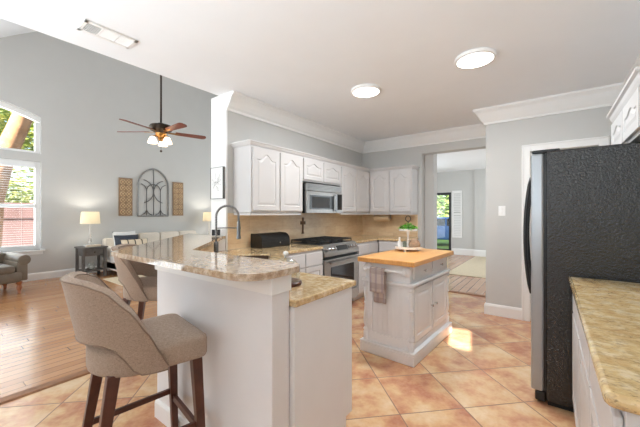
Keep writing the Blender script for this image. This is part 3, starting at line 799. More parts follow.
# end panel frame (towards the camera) and far end
for sy in (-1, 1):
    y0, y1 = (sy * by, sy * (by + .014)); y0, y1 = min(y0, y1), max(y0, y1)
    ib.box(-bx, bx, y0, y1, .115, .21); ib.box(-bx, bx, y0, y1, .68, .735); ib.box(-bx, -bx + .075, y0, y1, .21, .68); ib.box(bx - .075, bx, y0, y1, .21, .68)
    ib.box(-bx, bx, y0, y1, .735, .90)
ib.box(bx, bx + .012, -by, by, .115, .17); ib.box(-bx - .012, -bx, -by, by, .115, .90)
ib.build('cabinet_body', 'island_white', il, bevel=.004)
bd = MB()
for k in range(5): bd.box(-bx + .085 + k * .054, -bx + .131 + k * .054, -by - .005, -by, .215, .675)
bd.build('end_panel', 'island_white', il, bevel=.004)
MB().prism([(-hx + .015, -hy + .015), (hx - .015, -hy + .015), (hx - .015, hy - .015), (-hx + .015, hy - .015)], .705, .735, bev=.008).build('ledge_moulding', 'island_white', il)
MB().box(-hx - .012, hx + .012, -hy - .022, hy + .018, .90, .945, .006).build('butcher_block_top', 'butcher_block', il)
post = [(.030, .115), (.030, .19), (.022, .2), (.030, .215), (.030, .225), (.018, .24), (.026, .27), (.029, .32), (.024, .40), (.019, .47), (.026, .485), (.019, .50), (.024, .56), (.028, .62), (.020, .655), (.029, .665), (.029, .70)]
for sx in (-1, 1):
    for sy in (-1, 1):
        MB().lathe(post, (sx * (bx + .0), sy * (by + .0), 0), 14).build('corner_post', 'island_white', il, smooth='auto')
for k in (0, 1):
    y0 = -by + .045 + k * (by - .03) ; wd = by - .06
    t = MB().box(bx, bx + .018, y0, y0 + wd, .765, .885, .005).build('drawer', 'island_white', il)
    MB().lathe([(.006, 0), (.006, .015), (.014, .02), (.013, .028), (0, .03)], (0, 0, 0), 12, T=Matrix.Translation((bx + .018, y0 + wd / 2, .825)) @ Matrix.Rotation(PI / 2, 4, 'Y')).build('knob', 'chrome', t, smooth='auto')
    d = panel_door(wd, .50, False, rail=.05).build('door', 'island_white', il, loc=(bx, y0, .185), rotz=R90, bevel=.002)
    px = wd - .04 if k == 0 else .04
    MB().lathe([(.006, 0), (.006, .015), (.014, .02), (.013, .028), (0, .03)], (0, 0, 0), 12, T=Matrix.Translation((px, -.021, .26)) @ Matrix.Rotation(PI / 2, 4, 'X')).build('knob', 'chrome', d, smooth='auto')
tb = MB(); ty = -by - .014
for sx in (-1, 1):
    tb.lathe([(.046, 0), (.046, .012), (.030, .022), (.016, .03), (.016, .055), (.022, .062), (.018, .075), (0, .078)], (0, 0, 0), 16, T=Matrix.Translation((sx * .205, ty, .84)) @ Matrix.Rotation(PI / 2, 4, 'X'))
tb.tube([(-.205, ty - .055, .84), (.205, ty - .055, .84)], .012, 10)
tb.build('towel_bar', 'island_white', il, smooth='auto')
# towel hanging over the bar (a thing of its own)
import math as _m
tw = thing('dish_towel', 'plaid grey and mauve dish towel hung over the bar of the island', 'towel', (-1.225, 3.27, 0), math.radians(-3.2))
def towel(y, x0, x1, z0, z1, ph, amp=.006):
    m = MB()
    def f(u, v):
        x = x0 + (x1 - x0) * u; z = z1 + (z0 - z1) * v
        return (x, y + amp * math.sin(u * 9 + ph) * (.3 + v), z)
    m.grid(f, 20, 12)
    return m
yb = ty - .055
def solid(o, th):
    s = o.modifiers.new('solid', 'SOLIDIFY'); s.thickness = th; s.offset = 0; return o
solid(towel(yb - .020, -.145, .01, .625, .846, 0).build('front_fold', 'plaid_towel', tw, smooth=True), .006)
solid(towel(yb + .018, -.125, .015, .52, .846, 2).build('back_fold', 'plaid_towel', tw, smooth=True), .006)
mt = MB(); mt.grid(lambda u, v: (-.145 + .157 * u, yb - .020 * math.cos(PI * v), .846 + .014 * math.sin(PI * v)), 20, 8)
solid(mt.build('top_fold', 'plaid_towel', tw, smooth=True), .006)

# two-tier tray with its contents
tx, ty_ = -1.325, 3.50
tr2 = thing('tiered_tray', 'white two-tier tray with black ring handle on the butcher block', 'tray', (tx, ty_, .945))
lt = MB().lathe([(0, .028), (.15, .028), (.155, .03), (.155, .055), (.148, .055), (.148, .036), (0, .036)], caps=False, seg=32)
for a in (0.6, 2.7, 4.8): lt.lathe([(.014, 0), (.014, .03)], (.12 * math.cos(a), .12 * math.sin(a), 0), 10)
lt.build('lower_tier', 'white_ceramic', tr2, smooth='auto')
MB().lathe([(.012, .034), (.016, .05), (.010, .07), (.013, .12), (.010, .17), (.016, .21), (.016, .232)]).build('stem', 'white_ceramic', tr2, smooth='auto')
MB().lathe([(0, .232), (.10, .232), (.105, .235), (.105, .259), (.098, .259), (.098, .240), (0, .240)], caps=False, seg=28).build('upper_tier', 'white_ceramic', tr2, smooth='auto')
rn = MB(); rn.tube([(0, 0, .235), (0, 0, .343)], .004)
rn.tube([(.030 * math.cos(a) * .8, .030 * math.cos(a) * .6, .375 + .032 * math.sin(a)) for a in [2 * PI * k / 20 for k in range(21)]], .0055, 6)
rn.build('ring_handle', 'black_iron', tr2, smooth='auto')
gp = MB(); gq = MB()
rr = random.Random(3)
for k in range(260):
    a, d = rr.uniform(0, 2 * PI), .095 * math.sqrt(rr.random()); z = .245 + rr.uniform(.0, .085) * (1.2 - d / .11)
    s0 = rr.uniform(.014, .026); R = Matrix.Translation((d * math.cos(a) * 1.1, d * math.sin(a) * 1.1, z)) @ Matrix.Rotation(rr.uniform(0, 6.3), 4, 'Z') @ Matrix.Rotation(rr.uniform(-1, 1), 4, 'X')
    m_ = gp if k % 3 else gq
    vs = [m_.bm.verts.new(R @ Vector(p)) for p in ((-s0, 0, 0), (0, -s0 * .5, .003), (s0, 0, .004), (0, s0 * .5, .003))]
    m_.bm.faces.new(vs)
gl = thing('greenery', 'green leafy sprigs filling the upper tier of the white tray', 'plant', (tx, ty_, .945))
gp.build('leaves', 'leaf_pot', gl); gq.build('dark_leaves', 'leaf_pot_dark', gl)
bt = thing('bottle', 'slim white bottle on the left of the lower tray tier', 'bottle', (tx - .085, ty_ - .045, .981))
MB().lathe([(.022, 0), (.024, .004), (.024, .06), (.010, .085), (.009, .105), (0, .105)], seg=14).build('body', 'white_ceramic', bt, smooth='auto')
MB().lathe([(.011, .105), (.011, .122), (0, .124)], seg=12).build('cap', 'white_ceramic', bt, smooth='auto')
tag(MB().lathe([(.018, 0), (.022, .01), (.022, .05), (.016, .065), (.018, .075), (0, .075)], (0, 0, 0), 14).build('small_jar', 'bottle_green', loc=(tx - .035, ty_ - .015, .981), smooth='auto'), 'little grey-green jar next to the tray stem', 'jar')
tag(MB().lathe([(0, 0), (.05, 0), (.064, .02), (.066, .045), (.052, .08), (.028, .104), (0, .108)], (0, 0, 0), 20).build('wicker_ball', 'basket', loc=(tx + .072, ty_ + .01, .981), smooth=True), 'rounded tan woven ornament on the right of the lower tray tier', 'ornament')

# ------------------------------------------------------------------ fridge
fg = thing('refrigerator', 'black-sided refrigerator with stainless doors on the right', 'refrigerator', (0, 0, 0))
FY0, FY1 = 2.745, 3.66
MB().box(-.02, .74, FY0, FY1, .03, 1.83, .012).build('cabinet', 'black_textured', fg)
MB().box(-.01, .72, FY0 + .02, FY1 - .02, 0, .03).box(-.085, -.022, FY0 + .01, FY1 - .01, .015, .085, .01).build('base_grille', 'black_plastic', fg)
for k, (a, b_) in enumerate(((FY0, (FY0 + FY1) / 2 - .004), ((FY0 + FY1) / 2 + .004, FY1))):
    d = MB().box(-.11, -.034, a, b_, .09, 1.815, .014).build('door', 'silver_door', fg)
    MB().box(-.034, -.019, a + .012, b_ - .012, .095, 1.81).build('door_gasket', 'black_plastic', d)
    yh = FY0 + .16 if k == 0 else (FY0 + FY1) / 2 + .05
    hp = [(-.112 - .042 * math.sin(PI * j / 16) ** .7, yh, .76 + .90 * j / 16) for j in range(17)]
    MB().tube(hp, .013, 8).build('handle', 'black_plastic', d, smooth=True)
MB().box(-.105, .06, FY0 + .02, FY0 + .12, 1.818, 1.845, .008).build('hinge_cover', 'black_plastic', fg)

# cabinet above the fridge
oc = upper(.45, 3.67, -R90, 1.05, .325, 1.875, UT, 2, 'white wall cabinet above the refrigerator on the right wall', GU)
tag(sweep([(.78, 2.615), (.45, 2.615), (.45, 3.675), (.78, 3.675)], [(.02, 2.17), (-.008, 2.17), (-.02, 2.19), (-.028, 2.215), (-.045, 2.225), (-.045, 2.245), (.02, 2.245)]).build('cabinet_crown', 'cabinet_white'), 'white crown strip on the cabinets above the refrigerator', 'moulding')

# right run: cabinet and worktop
rb = base_unit(.145, 2.70, -R90, 1.68, .63, 3, 'white base cabinet run under the right-hand worktop beside the refrigerator', GB)
for k in range(4):
    pass
tag(MB().prism(rounded([(.105, 1.0), (.775, 1.0), (.775, 2.715), (.105, 2.715)], {0: .03}, 5), CB, CT).build('worktop', 'granite_gold', bevel=.013, seg=3, smooth='auto'), 'golden granite worktop at the right edge, next to the refrigerator', 'worktop')

# ------------------------------------------------------------------ small wall and ceiling fittings
sw = thing('light_switch', 'white two-rocker light switch plate on the grey wall', 'light switch', (-.512, SY, 1.415))
MB().box(-.04, .04, -.007, -.0005, -.065, .065, .002).build('plate', 'plate_white', sw)
for s in (-1, 1): MB().box(-.014, .014, -.012, -.006, s * .027 - .022, s * .027 + .022, .002).build('rocker', 'trim_white', sw)

for (x, y, lb) in ((-1.69, 3.15, 'flush round ceiling light farther from the camera, over the island'), (-.544, 3.087, 'flush round ceiling light nearer the right, larger of the two')):
    t = thing('ceiling_light', lb, 'ceiling light', (x, y, CZ), 0, 'kitchen ceiling lights')
    MB().lathe([(.168, 0), (.172, -.012), (.168, -.028), (.150, -.032), (.148, -.02), (.148, 0)], seg=40, caps=False).build('trim_ring', 'trim_white', t, smooth='auto')
    l = D.lights.new('ceiling_lamp', 'AREA'); l.shape = 'DISK'; l.size = .29; l.energy = 25; l.color = (.92, .97, 1)
    o = D.objects.new('ceiling_lamp', l); COL.objects.link(o); o.parent = t; o.location = (0, 0, -.037)
    MB().lathe([(0, -.034), (.10, -.034), (.150, -.030), (.150, -.02), (0, -.02)], seg=40, caps=False).build('diffuser', 'led_panel', t, smooth='auto')

vt = thing('air_vent', 'white rectangular air register on the ceiling edge at upper left', 'vent', (-2.80, .955, CZ), 0)
VW, VL = .19, .36
vf = MB(); vf.box(-VW / 2, VW / 2, -VL / 2, VL / 2, -.005, -.0005)
for (a, b_) in ((-VL / 2, -VL / 2 + .025), (VL / 2 - .025, VL / 2), (-.062, -.05), (.05, .062)): vf.box(-VW / 2, VW / 2, a, b_, -.014, -.005)
vf.box(-VW / 2, -VW / 2 + .03, -VL / 2, VL / 2, -.014, -.005); vf.box(VW / 2 - .03, VW / 2, -VL / 2, VL / 2, -.014, -.005)
vf.build('frame', 'trim_white', vt, bevel=.002)
MB().box(-VW / 2 + .03, VW / 2 - .03, -VL / 2 + .025, -.062, -.0075, -.0052).build('opening', 'gunmetal', vt)
MB().box(-VW / 2 + .03, VW / 2 - .03, .062, VL / 2 - .025, -.0075, -.0052).build('opening', 'gunmetal', vt)
lv = MB()
for k in range(8):
    y = -VL / 2 + .032 + k * .012; lv.box(-VW / 2 + .03, VW / 2 - .03, y, y + .003, -.013, -.0075)
for k in range(8):
    y = .066 + k * .0115; lv.prism([(y, -.0075), (y + .003, -.0075), (y + .010, -.013), (y + .007, -.013)], -VW / 2 + .03, VW / 2 - .03, 'x')
for k in range(8):
    y = -.048 + k * .012; lv.prism([(y, -.006), (y + .006, -.006), (y + .012, -.012), (y + .010, -.012)], -VW / 2 + .03, VW / 2 - .03, 'x')
lv.build('louvres', 'trim_white', vt)

# framed sketch on the white wall end
fm = thing('framed_sketch', 'framed pencil sketch with white mat on the white wall end', 'picture', (-3.205, 2.25, 1.745))
f_ = MB(); aw, ah = .125, .19
f_.box(-aw, aw, -.03, -.001, ah - .005, ah); f_.box(-aw, aw, -.03, -.001, -ah, -ah + .005); f_.box(-aw, -aw + .005, -.03, -.001, -ah + .005, ah - .005); f_.box(aw - .005, aw, -.03, -.001, -ah + .005, ah - .005)
f_.build('frame', 'frame_dark', fm)
MB().box(-aw + .005, aw - .005, -.024, -.002, -ah + .005, ah - .005).build('mat', 'paper', fm)
sk_ = MB(); rr = random.Random(11)
for k in range(16):
    x0, z0 = rr.gauss(0, .012), rr.gauss(0, .03); n = rr.randint(4, 7); p = []
    a = rr.uniform(0, 6.3)
    for j in range(n):
        p.append((max(-.085, min(.085, x0)), -.0245, max(-.14, min(.14, z0)))); a += rr.uniform(-.9, .9); x0 += .022 * math.cos(a); z0 += .026 * math.sin(a)
    sk_.tube(p, .0016, 4)
sk_.build('sketch', 'sketch_ink', fm)

# ------------------------------------------------------------------ bar stools
def make_stool(label, loc, rotz):
    t = thing('bar_stool', label, 'bar stool', loc, rotz, 'upholstered bar stools')
    # seat: rounded slab with slightly crowned top, front towards +Y
    def arcp(cx_, cy_, r, a0, a1, n): return [(cx_ + r * math.cos(math.radians(a0 + (a1 - a0) * k / n)), cy_ + r * math.sin(math.radians(a0 + (a1 - a0) * k / n))) for k in range(n + 1)]
    def outline(d):
        gx, gy, r = .25 - d, .235 - d, .05
        bk = [((.235 - d) * math.cos(math.radians(a)), -.03 + (.215 - d) * math.sin(math.radians(a))) for a in range(180, 361, 8)]
        return bk + arcp(gx - r, gy - r, r, 0, 90, 6) + arcp(-gx + r, gy - r, r, 90, 180, 6)
    rows = [(.020, .655), (.004, .662), (0, .675), (0, .742), (.004, .757), (.016, .768), (.05, .774), (.12, .778)]
    m = MB(); b = bmesh.new(); R = []
    for d, z in rows:
        R.append([b.verts.new((x, y, z + (max(0, -.05 - y) * .10 if z > .7 else 0))) for x, y in outline(d)])
    N = len(R[0])
    for A, C in zip(R, R[1:]):
        for k in range(N): b.faces.new((A[k], A[(k + 1) % N], C[(k + 1) % N], C[k]))
    b.faces.new(R[0][::-1]); b.faces.new(R[-1]); m.merge(b)
    seat = m.build('seat', 'taupe_linen', t, smooth=True)
    # wrap-round backrest shell
    PH = math.radians(98)
    TOPZ = [(0, 1.088), (20, 1.088), (35, 1.08), (50, 1.05), (65, .965), (80, .84), (90, .74), (98, .675)]
    LOWZ = [(0, .815), (40, .812), (52, .79), (60, .74), (66, .69), (74, .662), (98, .655)]
    def interp(T, a):
        for (a0, z0), (a1, z1) in zip(T, T[1:]):
            if a <= a1:
                f = (a - a0) / (a1 - a0); f = f * f * (3 - 2 * f) * .3 + f * .7
                return z0 + (z1 - z0) * f
        return T[-1][1]
    def shell(u, v, off):
        ph = -PH + 2 * PH * u; a = math.degrees(abs(ph)); k = abs(ph) / PH
        zt, zb = interp(TOPZ, a), interp(LOWZ, a)
        z = zb + (zt - zb) * v
        fl = max(0, z - .66)
        rx = .246 + .14 * fl * (1 - .3 * k) + off; ry = .250 + .20 * fl + off
        return Vector((rx * math.sin(ph), -ry * math.cos(ph), z))
    NU, NV = 56, 14
    b = bmesh.new()
    th = .05
    def ring(i):
        u = i / NU; out = []
        for j in range(NV + 1): out.append(shell(u, j / NV, 0))
        top = shell(u, 1, 0); ti = shell(u, 1, -th); out.append((top + ti) / 2 + Vector((0, 0, .014)))
        for j in range(NV, -1, -1): out.append(shell(u, j / NV, -th))
        bo = shell(u, 0, 0); bi = shell(u, 0, -th); out.append((bo + bi) / 2 - Vector((0, 0, .012)))
        return [b.verts.new(p) for p in out]
    R = [ring(i) for i in range(NU + 1)]; q = len(R[0])
    for A, C in zip(R, R[1:]):
        for j in range(q): b.faces.new((A[j], C[j], C[(j + 1) % q], A[(j + 1) % q]))
    b.faces.new(R[0]); b.faces.new(R[-1][::-1])
    m = MB(); m.merge(b); back = m.build('backrest', 'taupe_linen', t, smooth='auto')
    def edge(v, off, dz): return [shell(i / NU, v, off) + Vector((0, 0, dz)) for i in range(NU + 1)]
    pp = MB(); pp.tube(edge(1, .0, .0), .0032, 6); pp.tube(edge(0, .0, .0), .0032, 6); pp.tube(edge(1, -th, .0), .0032, 6)
    pp.build('piping', 'piping_brown', back, smooth=True)
    tops = {(-1, -1): (-.155, -.165), (1, -1): (.155, -.165), (-1, 1): (-.185, .185), (1, 1): (.185, .185)}
    feet = {(-1, -1): (-.205, -.265), (1, -1): (.205, -.265), (-1, 1): (-.215, .215), (1, 1): (.215, .215)}
    def at(k, z):
        f = 1 - z / .67; a, c = tops[k], feet[k]; return (a[0] + (c[0] - a[0]) * f, a[1] + (c[1] - a[1]) * f, z)
    for k in tops:
        MB().taper(at(k, 0), at(k, .67), .016, .025).build('leg', 'walnut', t, bevel=.003)
    def bar_(k1, k2, z, h=.014):
        a, c = Vector(at(k1, z)), Vector(at(k2, z)); d = (c - a); L = d.length; an = math.atan2(d.y, d.x)
        T = Matrix.Translation((a + c) / 2) @ Matrix.Rotation(an, 4, 'Z')
        MB().box(-L / 2, L / 2, -.010, .010, -h, h, T=T).build('stretcher', 'walnut', t, bevel=.002)
    bar_((-1, -1), (-1, 1), .31); bar_((1, -1), (1, 1), .31); bar_((-1, 1), (1, 1), .27, .018)
    return t
make_stool('nearer taupe upholstered bar stool with curved back, tucked against the white bar front', (-1.67, .735, 0), math.radians(-10))
make_stool('farther taupe bar stool half hidden under the left tip of the granite bar', (-2.85, 1.34, 0), math.radians(-47))

# ------------------------------------------------------------------ living room
# rug
tag(MB().box(-7.5, -5.0, 2.45, 5.6, .001, .014, .004).build('area_rug', 'beige_rug'), 'cream area rug on the living room wood floor', 'rug')
tag(MB().box(-1.90, .4, 7.35, 10.88, .001, .014, .004).build('area_rug', 'beige_rug'), 'beige rug on the hall floor seen through the opening', 'rug')

def pillow(w_, h_, d_, mat, name, label, loc, rx, rz, group=None, cat='pillow', rx_after=None):
    m = MB()
    def f(u, v):
        a, b_ = 2 * u - 1, 2 * v - 1
        return a, b_
    b = bmesh.new(); n = 12; V = {}
    for side in (-1, 1):
        for i in range(n + 1):
            for j in range(n + 1):
                a, c = 2 * i / n - 1, 2 * j / n - 1
                th = d_ / 2 * ((1 - a ** 4) * (1 - c ** 4)) ** .5
                pin = 1 - .06 * (a * a) * (1 - c * c) * 0
                if side == 1 and (i in (0, n) or j in (0, n)): V[(1, i, j)] = V[(-1, i, j)]; continue
                V[(side, i, j)] = b.verts.new((a * w_ / 2 * (1 - .05 * (1 - c * c)), side * th, c * h_ / 2 * (1 - .05 * (1 - a * a))))
        for i in range(n):
            for j in range(n): b.faces.new([V[(side, *ij)] for ij in ((i, j), (i + 1, j), (i + 1, j + 1), (i, j + 1))])
    m.merge(b)
    o = m.build(name, mat, smooth=True); o.location = loc; o.rotation_euler = (rx, 0, rz)
    return tag(o, label, cat, group)

# sofa along the wall, facing +X; local x -> +Y, front -> +X
SY0, SL = 2.74, 2.40
sf = thing('sofa', 'long cream sofa against the living room wall below the arched panel', 'sofa', (LX + .06 + .95, SY0, 0), R90)
MB().box(.0, SL, .05, .93, .10, .30, .02).build('base', 'cream_fabric', sf)
for k in range(3): MB().box(.16 + k * (SL - .32) / 3 + .004, .16 + (k + 1) * (SL - .32) / 3 - .004, .0, .70, .30, .47, .035).build('seat_cushion', 'cream_fabric', sf, smooth='auto')
MB().box(.0, SL, .72, .93, .30, .80, .05).build('backrest', 'cream_fabric', sf, smooth='auto')
for k in range(4): MB().box(.165 + k * (SL - .33) / 4, .165 + (k + 1) * (SL - .33) / 4 - .012, .55, .73, .46, .90, .06).build('back_cushion', 'cream_fabric', sf, smooth='auto')
for x in (0, SL - .16): MB().box(x, x + .16, .03, .93, .10, .62, .05).build('arm', 'white_fabric', sf, smooth='auto')
for x in (.06, SL - .06):
    for y in (.1, .88): MB().box(x - .03, x + .03, y - .03, y + .03, 0, .11).build('leg', 'walnut', sf)
XS = LX + .06
pillow(.52, .46, .16, 'white_fabric', 'throw_pillow', 'white pillow at the lamp end of the sofa', (XS + .53, SY0 + .31, .74), -.25, R90 + .1)
pillow(.50, .40, .15, 'charcoal_fabric', 'throw_pillow', 'dark grey pillow leaning between the white and striped pillows', (XS + .74, SY0 + .27, .70), -.3, R90 - .05)
pillow(.56, .30, .14, 'striped_pillow', 'throw_pillow', 'cream lumbar pillow with dark stripes on the sofa', (XS + .94, SY0 + .36, .655), -.35, R90 - .05)

def side_table(label, x, y, rot, shelf=True, h=.655):
    t = thing('end_table', label, 'side table', (x, y, 0), rot, 'grey wooden end tables')
    a, c = .225, .22
    MB().box(-a - .02, a + .02, -c - .02, c + .02, h - .025, h, .004).build('table_top', 'grey_wood', t)
    MB().box(-a + .03, a - .03, -c + .03, c - .03, h - .19, h - .025).build('apron', 'grey_wood', t)
    d = MB().box(-a + .07, a - .07, -c + .012, -c + .03, h - .175, h - .045, .003).build('drawer', 'grey_wood', t)
    MB().sphere((0, -c, h - .11), .016).build('knob', 'bronze', d, smooth=True)
    for sx in (-1, 1):
        for sy in (-1, 1): MB().box(sx * (a - .025) - .025, sx * (a - .025) + .025, sy * (c - .025) - .025, sy * (c - .025) + .025, 0, h - .025).build('leg', 'grey_wood', t, bevel=.003)
    MB().box(-a + .01, a - .01, -c + .01, c - .01, .13, .15).build('shelf', 'grey_wood', t)
    return t
def table_lamp(label, x, y, z, h=.75):
    t = thing('table_lamp', label, 'lamp', (x, y, z), 0, 'table lamps by the sofa')
    MB().box(-.10, .10, -.10, .10, 0, .035, .008).build('base', 'white_ceramic', t)
    prof = [(.03, .035), (.022, .06), (.04, .085), (.018, .11), (.03, .14), (.016, .17), (.032, .20), (.016, .23), (.028, .26), (.014, .30), (.024, .33), (.012, .37), (.018, .40), (.008, .44), (.008, .52)]
    MB().lathe(prof, seg=14).build('stem', 'pale_crystal', t, smooth='auto')
    MB().lathe([(.185, .50), (.165, .765), (.161, .765), (.181, .50)], seg=32, caps=False).build('lamp_shade', 'lamp_shade', t, smooth='auto')
    MB().sphere((0, 0, .62), .035).build('bulb', 'lamp_glow', t, smooth=True)
    l = D.lights.new('lamp_bulb', 'POINT'); l.energy = 9; l.color = (1, .94, .84); l.shadow_soft_size = .05
    o = D.objects.new('lamp_bulb', l); COL.objects.link(o); o.parent = t; o.location = (0, 0, .68)
    return t
side_table('grey wooden end table with drawer under the lamp left of the sofa', -8.10, 2.43, R90)
table_lamp('cream-shaded table lamp on the end table left of the sofa', -8.16, 2.43, .655, )
side_table('grey end table at the far right end of the sofa, behind the faucet', -8.14, 5.42, R90)
table_lamp('table lamp at the far end of the sofa beside the white wall end', -8.16, 5.40, .655)
tag(B(-8.02, -7.93, 2.30, 2.56, .656, .70, .004).build('book', 'candle_beige'), 'cream book lying on the end table in front of the lamp', 'book')
bw = thing('glass_jar', 'clear jar on the lower shelf of the end table', 'jar', (-8.08, 2.42, .151))
MB().lathe([(.06, 0), (.075, .02), (.075, .11), (.055, .14), (.055, .15), (.05, .15), (.05, .138), (.07, .108), (.07, .022), (0, .012)], caps=False).build('jar', 'clear_glass', bw, smooth=True)
MB().lathe([(.03, .013), (.045, .03), (.04, .08), (0, .09)]).build('filling', 'white_ceramic', bw, smooth=True)

# wall art: pointed-arch metal panel between two carved panels
ap = thing('arched_wall_panel', 'grey metal arched window-style panel on the living room wall', 'wall decor', (LX + .002, 3.96, 1.315), R90)
AW, AH, SPR = .79, 1.26, .78
def arch_pts(hw, spr, top, n=18):
    # pointed arch: two arcs
    rad = (hw * hw + (top - spr) ** 2) / (2 * hw); out = []
    cx0 = hw - rad; a1 = math.atan2(top - spr, -cx0)
    R_ = [(cx0 + rad * math.cos(a1 * k / n), spr + rad * math.sin(a1 * k / n)) for k in range(n + 1)]
    return R_
Rr = arch_pts(AW / 2, SPR, AH)
outl = [(-AW / 2, 0)] + [(-x, z) for x, z in Rr] + [(x, z) for x, z in Rr[::-1][1:]] + [(AW / 2, 0)]
yv = -.02
fr = MB()
fr.tube([(x, yv, z) for x, z in outl], .022, 6); fr.tube([(-AW / 2, yv, .0), (AW / 2, yv, .0)], .022, 6)
fr.build('outer_frame', 'grey_metal', ap, smooth='auto')
sc = MB(); r0 = .010; vx = .18
def arcq(cx_, cz_, r, a0, a1, n=22): return [(cx_ + r * math.cos(math.radians(a0 + (a1 - a0) * k / n)), yv, cz_ + r * math.sin(math.radians(a0 + (a1 - a0) * k / n))) for k in range(n + 1)]
def mir(p, s): return [(s * x, y, z) for x, y, z in p]
sc.tube([(0, yv, 0), (0, yv, AH)], r0, 5)
for s_i in (-1, 1):
    sc.tube(mir([(vx, yv, 0), (vx, yv, .664)], s_i), r0, 5)
    sc.tube(mir(arcq(0, .664, vx, 0, 90), s_i), r0, 5)
    sc.tube(mir(arcq(2 * vx, .664, vx, 180, 104), s_i), r0, 5)
    sc.tube(mir(arcq(.312, .648, .306, 101, 256), s_i), r0, 5)
    sc.tube(mir(arcq(2 * vx, .20, vx, 180, 258), s_i), r0, 5)
    sc.tube(mir(arcq(0, .20, vx, 0, -78), s_i), r0, 5)
sc.build('scrollwork', 'frame_dark', ap, smooth=True)
def carved(label, y):
    t = thing('carved_panel', label, 'wall decor', (LX + .002, y, 1.32), R90, 'carved wall panels')
    MB().box(-.155, .155, -.03, 0, 0, .95, .004).build('board', 'carved_wood', t)
    m = MB()
    for i in range(2):
        for j in range(6):
            cx_, cz_ = -.068 + .136 * i, .10 + .15 * j
            m.tube([(cx_ + .055 * math.cos(a), -.032, cz_ + .06 * math.sin(a)) for a in [2 * PI * k / 14 for k in range(15)]], .007, 5)
            for s in (-1, 1): m.tube([(cx_ - .045, -.032, cz_ - s * .05), (cx_ + .045, -.032, cz_ + s * .05)], .006, 5)
            m.sphere((cx_, -.032, cz_), .018, seg=8)
    m.build('carving', 'carved_light', t, smooth=True)
    return t
carved('carved tan wood panel left of the arched metal panel', 3.28)
carved('carved tan wood panel right of the arched metal panel', 4.635)

# ceiling fan
FX, FYc = -5.7, 2.78
fan = thing('ceiling_fan', 'bronze ceiling fan with wooden blades and glass lights on a long rod', 'ceiling fan', (FX, FYc, 0))
ztop = zv(FYc)
MB().tube([(0, 0, 3.0), (0, 0, ztop - .05)], .017, 10).build('down_rod', 'bronze', fan, smooth=True)
MB().lathe([(.03, ztop - .10), (.075, ztop - .03), (.075, ztop + .02)]).build('canopy', 'bronze', fan, smooth='auto')
MB().lathe([(0, 3.03), (.05, 3.03), (.10, 2.99), (.18, 2.985), (.195, 2.955), (.18, 2.90), (.13, 2.87), (.10, 2.84), (.0, 2.84)], seg=28).build('motor_housing', 'bronze', fan, smooth='auto')
MB().lathe([(0, 2.84), (.10, 2.84), (.09, 2.80), (.05, 2.77), (.055, 2.73), (.02, 2.70), (0, 2.70)], seg=20).build('light_kit', 'brass', fan, smooth='auto')
for k in range(5):
    an = math.radians(0 + 72 * k)
    T = Matrix.Rotation(an, 4, 'Z') @ Matrix.Translation((0, 0, 2.875)) @ Matrix.Rotation(math.radians(-12), 4, 'X')
    b_ = MB().prism(rounded([(.24, -.055), (.78, -.075), (.80, .0), (.78, .075), (.24, .055)], {1: .05, 3: .05}), -.005, .005, T=T).build('blade', 'reddish_wood', fan)
    MB().prism([(.11, -.02), (.2, -.03), (.30, -.02), (.32, 0), (.30, .02), (.2, .03), (.11, .02)], -.012, -.006, T=T).build('blade_iron', 'brass', b_)
for k in range(3):
    an = math.radians(20 + 120 * k); cxx, cyy = .14 * math.cos(an), .14 * math.sin(an)
    g = MB().lathe([(.03, 0), (.05, -.02), (.075, -.08), (.082, -.12), (.078, -.12), (.07, -.08), (.046, -.022), (0, -.01)], (cxx, cyy, 2.765), 18, caps=False).build('glass_shade', 'fan_glass', fan, smooth=True)
    MB().tube([(.05 * math.cos(an), .05 * math.sin(an), 2.765), (.10 * math.cos(an), .10 * math.sin(an), 2.79), (cxx, cyy, 2.765)], .010).build('light_arm', 'brass', fan, smooth=True)
MB().tube([(.0, 0, 2.70), (0, 0, 2.54)], .0035, 5).sphere((0, 0, 2.52), .022, seg=8).build('pull_chain', 'bronze', fan, smooth=True)

# settee at the left edge, seen end-on; local front -> direction away from the wall
st = thing('armchair', 'taupe rolled-arm chair with turned wooden leg below the arched window', 'armchair', (-7.62, .70, 0), math.radians(97))
SWd = 1.02  # local x across, local -y front
MB().box(-.45, .45, -.40, .40, .20, .38, .04).build('base', 'taupe_leather', st, smooth='auto')
MB().box(-.36, .36, -.42, .24, .36, .50, .05).build('seat_cushion', 'taupe_leather', st, smooth='auto')
MB().box(-.46, .46, .24, .42, .30, .68, .08).build('backrest', 'taupe_leather', st, smooth='auto')
for s in (-1, 1):
    m = MB().box(s * .45 - .075, s * .45 + .075, -.38, .36, .22, .55, .02)
    m.lathe([(0, 0), (.05, .001), (.085, .01), (.092, .03), (.092, .72), (.08, .74), (0, .75)], seg=20, T=Matrix.Translation((s * .475, -.40, .575)) @ Matrix.Rotation(-PI / 2, 4, 'X'))
    m.build('rolled_arm', 'taupe_leather', st, smooth='auto')
    for y in (-.34, .34):
        MB().lathe([(.018, 0), (.028, .02), (.02, .05), (.035, .08), (.038, .12), (.025, .15), (.042, .17), (.042, .21)], (s * .42, y, 0), 14).build('leg', 'turned_oak', st, smooth='auto')

